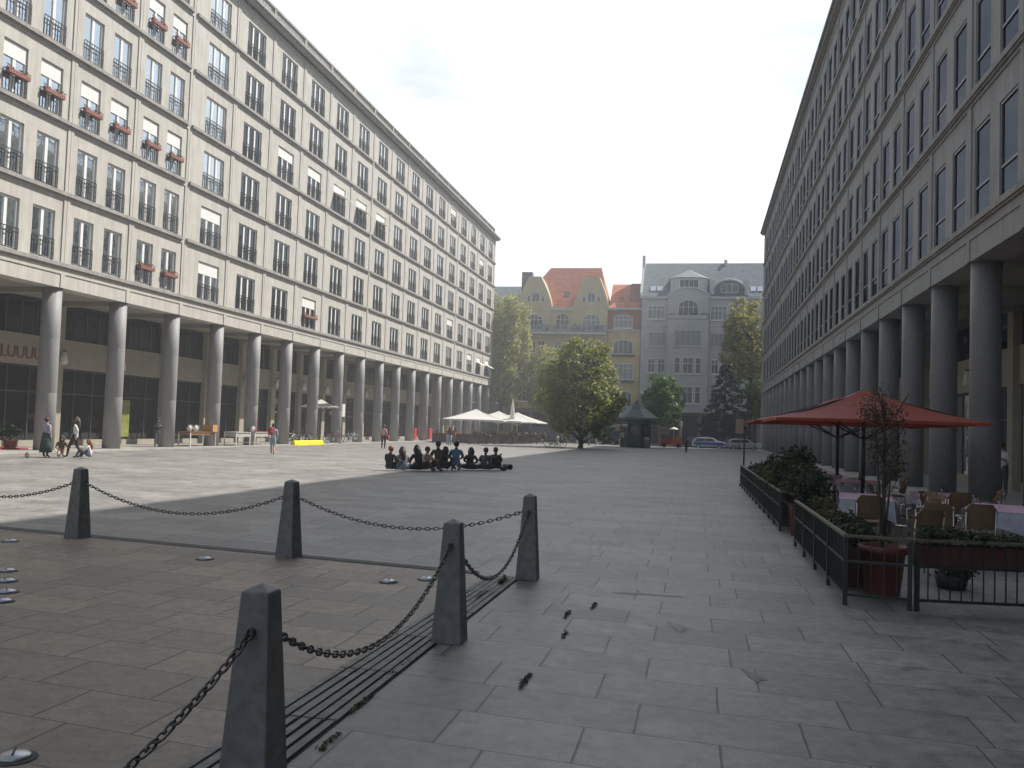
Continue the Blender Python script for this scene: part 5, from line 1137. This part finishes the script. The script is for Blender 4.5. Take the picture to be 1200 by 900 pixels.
link_o = link('hedge', leaves_mesh('hedge', [(-21.3+0.235*y, 87.2+y, 1.0, .45, .7, .35) for y in np.linspace(0, 16.5, 14)], 3200, 0.2, [leaf_mat('terrace_plants', (0.12,0.10,0.06), (0.05,0.05,0.03))], 17)); tag(link_o, 'row of reddish green plants growing along the far terrace screen', 'hedge')
def bistro_chair(loc, rz, label, group, seat_m, fr_m, first=[None]):
    t = thing('chair', label, 'chair', loc, rz, group)
    if first[0] is None or first[0][0] is not seat_m:
        a = MB(); a.prism([(-.21,-.2),(.21,-.2),(.23,0),(.2,.2),(-.2,.2),(-.23,0)], .44, .47, axis='z'); 
        k = MB(); vs = []
        for i in range(7):
            q = -1+2*i/6; x = .22*q; y = .21-.07*q*q
            for z, dy in ((.52,0),(.72,.04),(.90 if abs(q) < .9 else .80,.09)): vs.append((x, y+dy-0.0, z))
        o = len(vs); vs += [(x, y+.022, z) for x, y, z in vs]
        for i in range(6):
            for j in range(2):
                u = i*3+j; k.add([vs[u],vs[u+3],vs[u+4],vs[u+1],vs[u+o],vs[u+3+o],vs[u+4+o],vs[u+1+o]], [(0,1,2,3),(4,7,6,5),(0,4,5,1),(1,5,6,2),(2,6,7,3),(3,7,4,0)])
        lg = []
        for sx in (-1, 1):
            f_ = MB(); f_.tube([(sx*.20,-.19,0),(sx*.2,-.185,.45),(sx*.24,-.17,.64),(sx*.25,.12,.66)], .013, 6); lg.append(f_.mesh('leg', fr_m))
            f_ = MB(); f_.tube([(sx*.21,.23,0),(sx*.2,.19,.45),(sx*.2,.245,.86)], .013, 6); lg.append(f_.mesh('leg', fr_m))
        first[0] = (seat_m, a.mesh('seat', seat_m), k.mesh('backrest', seat_m), lg)
    link('seat', first[0][1], t); link('backrest', first[0][2], t)
    for m_ in first[0][3]: link('leg', m_, t)
    return t
WICK = mat('wicker', (0.19, 0.115, 0.06), 0.65, var=0.3, scale=60); CHROME = mat('chair_tube', (0.55, 0.55, 0.54), 0.3, metal=0.9)
diners = [(-21.9, 91.5, 'seated guest in white shirt nearest the far terrace screen', WHT), (-20.9, 94.0, 'seated guest in dark shirt under the middle cream parasol', CHAR), (-20.6, 97.0, 'seated guest in pink shirt beside the folded parasol', PINK), (-19.6, 99.2, 'seated guest in white shirt right of the folded parasol', WHT), (-18.9, 102.0, 'seated guest in pale shirt at the street end of the terrace', PBLU)]
for i, (x, y, lb, m) in enumerate(diners):
    bistro_chair((x, y, 0), R(110+i*20), 'wicker chair under the %s' % lb, 'chairs on the far terrace', WICK, CHROME); person(lb, (x, y-.02, 0), R(110+i*20), 'chair', m, CHAR, ('dark','brown','blond','red','dark')[i], i % 2 == 0)
for i, (x, y, lb) in enumerate(((-22.9, 92.1, 'dark round table under the cream parasol nearest the columns'), (-21.7, 96.6, 'dark round table under the middle cream parasol'), (-20.6, 100.6, 'dark round table at the street end of the far terrace'))):
    t = thing('round_table', lb, 'table', (x, y, 0)); b = MB(); b.lathe([(.42,.71),(.43,.72),(.43,.745),(.42,.75)], n=20); b.build('table_top', WOOD, t); b = MB(); b.tube([(0,0,.03),(0,0,.71)], .03, 8); b.lathe([(.25,0),(.22,.03)], n=16); b.build('pedestal', RAIL, t)

# ================================================================== KIOSK AND STREET FURNITURE
KG = mat('kiosk_green', (0.03, 0.055, 0.045), 0.5, var=0.15); KR = mat('kiosk_roof', (0.085, 0.115, 0.11), 0.5, var=0.15, scale=2)
t = thing('kiosk', 'octagonal dark green newspaper kiosk with a pyramid roof', 'kiosk', (-6.9, 103.6, 0), R(22.5))
b = MB(); b.lathe([(1.75,0),(1.75,.3),(1.7,.32),(1.7,3.0)], n=8, sm=False); b.build('wall', KG, t)
b = MB(); b.lathe([(2.75,3.12),(2.72,3.3),(1.3,4.25),(.75,4.75),(.7,4.85),(.28,4.9),(.2,5.15),(.03,5.3)], n=8, sm=False); b.build('roof', KR, t)
for k in range(8):
    q = P/4*k+P/8; b = MB(); b.obox((1.59*math.cos(q), 1.59*math.sin(q), 2.0), (.06, 1.05, 1.3), q); wdo = b.build('window', CARGL, t)
    b = MB(); b.obox((1.635*math.cos(q), 1.635*math.sin(q), 2.75), (.05, 1.2, .35), q); b.build('fascia', mat('kiosk_fascia', (0.16,0.2,0.19), 0.6), t)
    b = MB(); q2 = P/4*k; b.tube([(1.72*math.cos(q2), 1.72*math.sin(q2), 0), (1.72*math.cos(q2), 1.72*math.sin(q2), 3.1)], .06, 6); b.build('post', KG, t)
for q, lb in ((P*0.625-R(22.5)+P/4+0.0, 1), (R(-22.5)+0.0, 2)):
    for r0, r1, z0, z1 in ((1.7, 3.2, 2.6, 2.25),):
        b = MB(); c_, s_ = math.cos(q), math.sin(q); w_ = 1.1
        def pt(r_, u, z): return (r_*c_-u*s_, r_*s_+u*c_, z)
        b.add([pt(r0,-w_,z0),pt(r0,w_,z0),pt(r1,w_,z1),pt(r1,-w_,z1),pt(r0,-w_,z0-.05),pt(r0,w_,z0-.05),pt(r1,w_,z1-.05),pt(r1,-w_,z1-.05)], [(0,1,2,3),(4,7,6,5),(0,4,5,1),(1,5,6,2),(2,6,7,3),(3,7,4,0)]); b.build('awning', mat('kiosk_awning', (0.42,0.41,0.36), 0.7), t)
MAGS = [(0.45,0.42,0.36), (0.3,0.1,0.08), (0.1,0.15,0.3), (0.5,0.47,0.2)]
for k, (dx, dz) in enumerate(((-1.9, 1.9), (-1.35, 1.85), (-1.9, 1.2), (-1.35, 1.2))):
    b = MB(); b.obox((-6.9+dx, 102.0-0.02, dz+0.15), (.42, .05, .56)); 
    o = b.build('magazine_panel', mat('magazine%d' % k, MAGS[k], 0.6, var=0.3, scale=5)); o.parent = t; o.matrix_parent_inverse = (Matrix.Translation((-6.9, 103.6, 0)) @ Matrix.Rotation(R(22.5), 4, 'Z')).inverted()
t = thing('newspaper_stand', 'grey box stand in front of the right side of the kiosk', 'stand', (-5.5, 101.3, 0)); b = MB(); b.prism([(-.45,0),(.45,0),(.45,.95),(.3,1.25),(-.45,1.25)], -.3, .3, axis='x'); b.build('stand_body', mat('stand_grey', (0.11,0.11,0.12), 0.6), t); b = MB(); b.box(-.25,-.46,.9,.25,-.44,1.2); b.build('paper_slot', BEI, t)
# orange food cart
ORP = mat('orange_paint', (0.50, 0.13, 0.03), 0.45)
t = thing('snack_cart', 'small red and orange snack cart right of the kiosk', 'cart', (-3.1, 110.8, 0), R(8))
b = MB(); b.box(-1.3,-.45,.35,-.1,.45,1.0); b.build('red_counter', mat('red_paint', (0.36,0.04,0.03), 0.45), t); b = MB(); b.box(-.05,-.45,.3,1.2,.45,.95); b.prism([(.5,.95),(1.15,.95),(1.0,1.4),(.6,1.4)], -.4, .4); b.build('orange_body', ORP, t)
for x in (-.9, .75): b = MB(); b.tube([(x,-.5,.28),(x,-.4,.28)], .27, 14); b.build('wheel', TYRE, t)
b = MB(); b.box(-1.35,-.06,1.5,-.15,0.0,2.5); b.tube([(-1.2,0,1.0),(-1.2,0,1.5)], .03, 6); b.tube([(-.3,0,1.0),(-.3,0,1.5)], .03, 6); b.build('menu_board', mat('menu_brown', (0.22,0.18,0.13), 0.7, var=0.3, scale=6), t)
b = MB(); b.lathe([(.55,2.15),(.5,2.25),(.1,2.45)], (.25,0,0), n=12); b.tube([(.25,0,.95),(.25,0,2.4)], .025, 6); b.build('cart_shade', WPAINT, t)
t = thing('advertising_board', 'tan advertising board on a post left of the office block corner', 'sign', (4.85, 112.6, 0)); b = MB(); b.box(-.45,-.06,1.95,.45,.06,3.7); b.build('panel', mat('tan_panel', (0.44,0.30,0.21), 0.6, var=0.1), t); b = MB(); b.box(-.5,-.08,1.88,.5,.08,1.95); b.box(-.5,-.08,3.7,.5,.08,3.78); b.tube([(0,0,0),(0,0,1.9)], .06, 8); b.build('post', RAIL, t)
for x, y, h, lb in ((-16.4, 111.5, 3.4, 'thin grey post between the far terrace and the dark van'), (-12.2, 104, 3.6, 'thin pale post just right of the chestnut trunk'), (-2.0, 112, 3.2, 'thin dark post between the snack cart and the lone walker')):
    t = thing('street_post', lb, 'post', (x, y, 0)); b = MB(); b.tube([(0,0,0),(0,0,h)], .05, 8); b.build('pole', STUD, t); b = MB(); b.lathe([(.09,0),(.08,.25)], n=10); b.build('base', RAIL, t); b = MB(); b.box(-.22,-.05,h-.6,.22,-.02,h-.1); b.build('plate', GPAINT, t)
LB_ = mat('pale_concrete', (0.5,0.48,0.43), 0.8)
for i, (x, y, lb) in enumerate(((-17.3, 113.6, 'pale stone bollard in front of the dark van'), (-12.3, 113.4, 'pale stone bollard in front of the dark estate'), (-9.4, 113.5, 'pale stone bollard left of the kiosk by the kerb'), (6.6, 113.3, 'pale stone bollard at the office block corner'))):
    t = thing('kerb_bollard', lb, 'bollard', (x, y, 0), 0, 'pale bollards along the kerb'); b = MB(); b.lathe([(.2,0),(.18,.6),(.19,.62),(.17,.8),(.08,.88)], n=14); b.build('post', LB_, t); b = MB(); b.lathe([(.24,0),(.24,.06)], n=14); b.build('base', LB_, t)

# ================================================================== RIGHT TERRACE
FEN = mat('fence_green', (0.022, 0.034, 0.030), 0.45, metal=0.3, var=0.15); FTOP = mat('fence_handrail', (0.115, 0.105, 0.06), 0.5, var=0.15)
def rail_fence(label, p, q, h=0.76, sp=0.11, zmid=None, panel=False):
    p, q = Vector((*p, 0)), Vector((*q, 0)); d = q-p; L_ = d.length; t = thing('terrace_railing', label, 'fence', p, math.atan2(d.y, d.x))
    b = MB(); b.box(-.02, -.024, h-.03, L_+.02, .024, h); b.build('handrail', FTOP, t)
    b = MB(); b.box(0, -.013, .10, L_, .013, .13); b.build('cross_rail', FEN, t); b = MB(); b.box(0, -.013, .46, L_, .013, .485); b.build('cross_rail', FEN, t)
    n = max(1, round(L_/1.35))
    for k in range(n+1): x = L_*k/n; b = MB(); b.box(x-.022, -.022, 0, x+.022, .022, h-.03); b.build('post', FEN, t)
    b = MB(); m_ = int(L_/sp)
    for k in range(1, m_): x = L_*k/m_; b.box(x-.006, -.006, .13, x+.006, .006, h-.03)
    b.build('balusters', FEN, t)
    if panel: b = MB(); b.box(0.03, .03, .14, L_-.03, .038, h-.05); b.build('screen_panel', mat('screen_black', (0.018,0.022,0.022), 0.7, var=0.3, scale=30), t)
    return t
rail_fence('long green railing along the far part of the right terrace', (1.50, 33.0), (1.57, 18.1), panel=True)
rail_fence('short green railing turning in beside the planter at the gap', (1.57, 18.1), (2.05, 18.1))
rail_fence('green railing with wooden handrail along the near part of the terrace', (1.61, 15.75), (1.60, 10.5), panel=True)
rail_fence('short front railing in front of the red pot', (1.60, 10.5), (2.24, 10.42))
rail_fence('front railing panel with the trough hung on it', (2.31, 10.42), (3.55, 10.58)); rail_fence('front railing panel right of the hung trough', (3.62, 10.6), (5.6, 10.85))
TROUGH = mat('trough_brown_red', (0.10, 0.036, 0.026), 0.7, var=0.2)
def trough(label, c, rz, L_, W_, h, z0, n, sz, hh, lm, seed, legs=True):
    t = thing('planter_trough', label, 'planter', (c[0], c[1], z0), rz)
    b = MB(); a = W_/2; b.prism([(-a*.8,0),(a*.8,0),(a,h),(a*.86,h),(a*.8,h-.05),(-a*.8,h-.05),(-a*.86,h),(-a,h)], -L_/2, L_/2, axis='x'); b.box(-L_/2-.012,-a,0.0,-L_/2-.001,a,h); b.box(L_/2+.001,-a,0.0,L_/2+.012,a,h); b.build('trough_body', TROUGH, t)
    g = random.Random(seed); k = max(3, int(L_/.4)); lob = []
    for i in range(k):
        x = -L_/2+.2+(L_-.4)*i/(k-1); q = g.uniform(.65, 1.15); lob.append((x, g.uniform(-.06,.06), h+hh*.5*q, .28+.12*hh, .2+.25*hh, hh*.55*q))
    st = MB()
    for lo in lob: st.tube([(lo[0],lo[1],h-.06),(lo[0]+.04,lo[1],lo[2])], [.012,.005], 5); st.tube([(lo[0]+.05,lo[1],h-.06),(lo[0]-.08,lo[1]+.05,lo[2]+.1*hh)], [.01,.004], 5)
    st.build('stems', BARK, t); link('foliage', leaves_mesh('foliage', lob, n, sz, [lm], seed, shell=0.25), t); return t
trough('trough of low dark plants at the far end of the terrace railing', (1.83, 29.5), R(90), 4.5, .42, .5, 0, 2200, .10, .35, DSHRUB, 1)
trough('trough with tall dense bushes behind the far railing', (1.9, 23.2), R(90), 5.5, .45, .5, 0, 5200, .10, .75, SHRUB, 2)
trough('trough with the largest spreading bush beside the gap in the railing', (2.05, 18.9), R(90), 3.0, .7, .5, 0, 5600, .085, 1.0, DSHRUB, 3)
YSH = leaf_mat('yellowish_shrub', (0.13,0.12,0.035), (0.045,0.05,0.018), 0.3)
trough('trough of yellowish low plants behind the near railing', (1.95, 14.6), R(90), 2.2, .42, .48, 0, 3000, .06, .35, YSH, 4)
trough('trough of dark plants behind the near railing by the red pot', (2.0, 12.5), R(90), 1.5, .42, .48, 0, 2400, .055, .34, DSHRUB, 5)
trough('brown red trough hung behind the front railing', (2.98, 10.72), R(8), 1.25, .24, .24, .44, 1300, .05, .20, DSHRUB, 6)
potted('round red pot with a thin bare brownish standard tree behind the short railing', (2.12, 11.25, 0), .26, .58, [(0,0,1.95,.30,.30,.55),(.1,.05,1.6,.26,.26,.35),(-.1,0,2.2,.24,.24,.3),(0,0,.66,.24,.24,.08)], 2200, .032, leaf_mat('brown_twig_leaf', (0.14,0.10,0.065), (0.07,0.05,0.033), .3), stem=2.2, potm=mat('red_glazed_pot', (0.17,0.045,0.032), 0.55, var=0.12))
REDU = leaf_mat('red_canvas', (0.40, 0.065, 0.03), (0.38, 0.06, 0.028), 0.18)
ug = 'red parasols over the right terrace'
parasol('wide red parasol over the near tables of the right terrace', (3.7, 22.0, 0), 0, 2.1, 2.2, 2.93, REDU, RAIL, ug, val=0.06)
parasol('wide red parasol behind the near one, its tip showing on the left', (3.88, 27.2, 0), 0, 2.45, 2.22, 2.95, REDU, RAIL, ug, val=0.06)
# tables under pink checked cloths
def check_mat():
    m = mat('pink_check_cloth', (0.50, 0.28, 0.36), 0.85, var=0.05); t = m.node_tree; n = t.nodes; l = t.links; bs = n['Principled BSDF']
    tcn = n.new('ShaderNodeTexCoord'); ck = n.new('ShaderNodeTexChecker'); ck.inputs['Scale'].default_value = 22; ck.inputs[1].default_value = (0.52,0.25,0.36,1); ck.inputs[2].default_value = (0.62,0.50,0.55,1)
    l.new(tcn.outputs['Object'], ck.inputs[0]); l.new(ck.outputs[0], bs.inputs['Base Color']); return m
PCH = check_mat(); WCL = cloth('table_linen', (0.46,0.48,0.56))
def cloth_table(label, loc, rz, L_, W_, hang=.3, full=True):
    t = table(label, (loc[0], loc[1], 0), rz, L_, W_, .74, WOOD, RAIL, 'tables on the right terrace', apron=.06)
    ct_ = thing('tablecloth', 'linen and pink checked cloth on the %s' % label.replace('table with pink cloth', 'table'), 'tablecloth', (loc[0], loc[1], .0), rz, 'tablecloths on the right terrace')
    b = MB(); n = 40; top = []; bot = []; per = 2*(L_+W_); a, c_ = L_/2+.012, W_/2+.012
    for k in range(n):
        s_ = per*k/n
        if s_ < L_: x, y, nx, ny, u = -a+2*a*s_/L_, -c_, 0, -1, s_/L_
        elif s_ < L_+W_: u = (s_-L_)/W_; x, y, nx, ny = a, -c_+2*c_*u, 1, 0
        elif s_ < 2*L_+W_: u = (s_-L_-W_)/L_; x, y, nx, ny = a-2*a*u, c_, 0, 1
        else: u = (s_-2*L_-W_)/W_; x, y, nx, ny = -a, c_-2*c_*u, -1, 0
        fl = .02+.025*math.sin(9*s_)*(1)
        top.append((x, y, .748)); bot.append((x+nx*(.02+fl), y+ny*(.02+fl), .748-hang*(1.25-.5*math.sin(P*u))+0.02*math.sin(7*s_)))
    b.add(top+bot, [(k, (k+1) % n, (k+1) % n+n, k+n) for k in range(n)]+[tuple(range(n))], 0, False); b.build('linen', WCL, ct_)
    b = MB(); b.box(-L_/2-.02, -W_/2-.02, .7505, L_/2+.02, W_/2+.02, .757); b.box(-L_/2-.03, -W_/2-.062, .66, L_/2+.03, -W_/2-.056, .757); b.box(-L_/2-.03, W_/2+.056, .66, L_/2+.03, W_/2+.062, .757); b.build('checked_top', PCH, ct_)
    return t
cloth_table('table with pink cloth nearest the railing bushes', (3.0, 17.6), R(82), 2.0, .85)
cloth_table('table with pink cloth nearest the viewer at the right edge', (4.85, 16.2), R(70), 1.9, .85)
cloth_table('table with pink cloth behind the right edge one', (4.75, 19.4), R(85), 1.7, .85)
cloth_table('table with pink cloth under the near red parasol', (3.9, 23.8), R(85), 1.7, .85)
cloth_table('table with pink cloth under the rear red parasol', (3.6, 28.0), R(85), 1.7, .85)
cg = 'wicker chairs on the right terrace'
for x, y, rz, lb in ((3.85, 17.4, -70, 'right of the table nearest the bushes, tilted towards it'), (3.75, 16.4, -60, 'at the near right corner of the table by the bushes'), (2.75, 15.9, 180, 'at the near end of the table by the bushes'), (3.55, 14.6, 160, 'empty, standing in the open floor behind the trough'), (4.15, 14.9, 175, 'nearest the viewer left of the right edge table'), (4.0, 15.6, 95, 'on the left side of the right edge table'), (4.2, 17.5, 60, 'between the two front tables, seen from behind'), (5.75, 16.2, -90, 'on the far right side of the right edge table'), (4.7, 18.0, 170, 'in front of the second row table'), (3.75, 19.7, 90, 'left of the second row table'), (5.6, 19.5, -90, 'right of the second row table'), (3.2, 24.2, 90, 'left of the table under the near red parasol'), (4.7, 23.6, -90, 'right of the table under the near red parasol'), (2.9, 28.2, 90, 'left of the table under the rear red parasol'), (4.4, 27.8, -90, 'right of the table under the rear red parasol'), (2.95, 13.2, 200, 'pushed against the near trough beside the red pot')):
    bistro_chair((x, y, 0), R(rz), 'wicker bistro chair %s' % lb, cg, WICK, CHROME)
GLS = glass_mat('drinking_glass', (0.9,0.92,0.92), 1.45); 
for i, (x, y, lb) in enumerate(((2.95, 17.2, 'glass at the near end of the table by the bushes'), (3.05, 17.9, 'glass in the middle of the table by the bushes'), (2.95, 18.3, 'glass at the far end of the table by the bushes'), (4.75, 15.9, 'glass at the near end of the right edge table'), (4.95, 16.4, 'glass in the middle of the right edge table'), (4.7, 19.2, 'glass on the second row table'))):
    t = thing('wine_glass', lb, 'glass', (x, y, .757)); b = MB(); b.lathe([(.034,0),(.03,.004),(.004,.01),(.004,.08),(.025,.1),(.038,.14),(.03,.2)], n=14, caps=False); b.build('bowl', GLS, t)
t = thing('terrace_post', 'slim dark post at the far end of the terrace railing', 'post', (1.62, 33.6, 0)); b = MB(); b.tube([(0,0,0),(0,0,2.05)], .03, 8); b.build('pole', RAIL, t); b = MB(); b.lathe([(.16,0),(.15,.05)], n=14); b.build('base', RAIL, t); b = MB(); b.ell((0,0,2.08), (.05,.05,.05), 8, 6); b.build('knob', RAIL, t)
for x, y, lb, m in ((2.9, 31.0, 'person in brown top sitting at the far end of the terrace', BRN), (3.4, 31.6, 'person in orange top sitting beside the one in brown', ORG)):
    bistro_chair((x, y, 0), R(150), 'wicker chair under the %s' % lb, cg, WICK, CHROME); person(lb, (x, y, 0), R(150), 'chair', m, CHAR, 'dark', True)
# dark bundle on the floor behind the front railing
t = thing('potted_shrub', 'small dark plant lying low on the floor behind the hung trough', 'plant', (3.1, 12.2, 0)); b = MB(); b.lathe([(.16,0),(.2,.16),(.18,.16)], n=16); b.build('pot', mat('dark_pot', (0.03,0.035,0.035), 0.6), t); link('foliage', leaves_mesh('foliage', [(0,0,.22,.34,.24,.12)], 420, .06, [DSHRUB], 77, shell=.2), t)
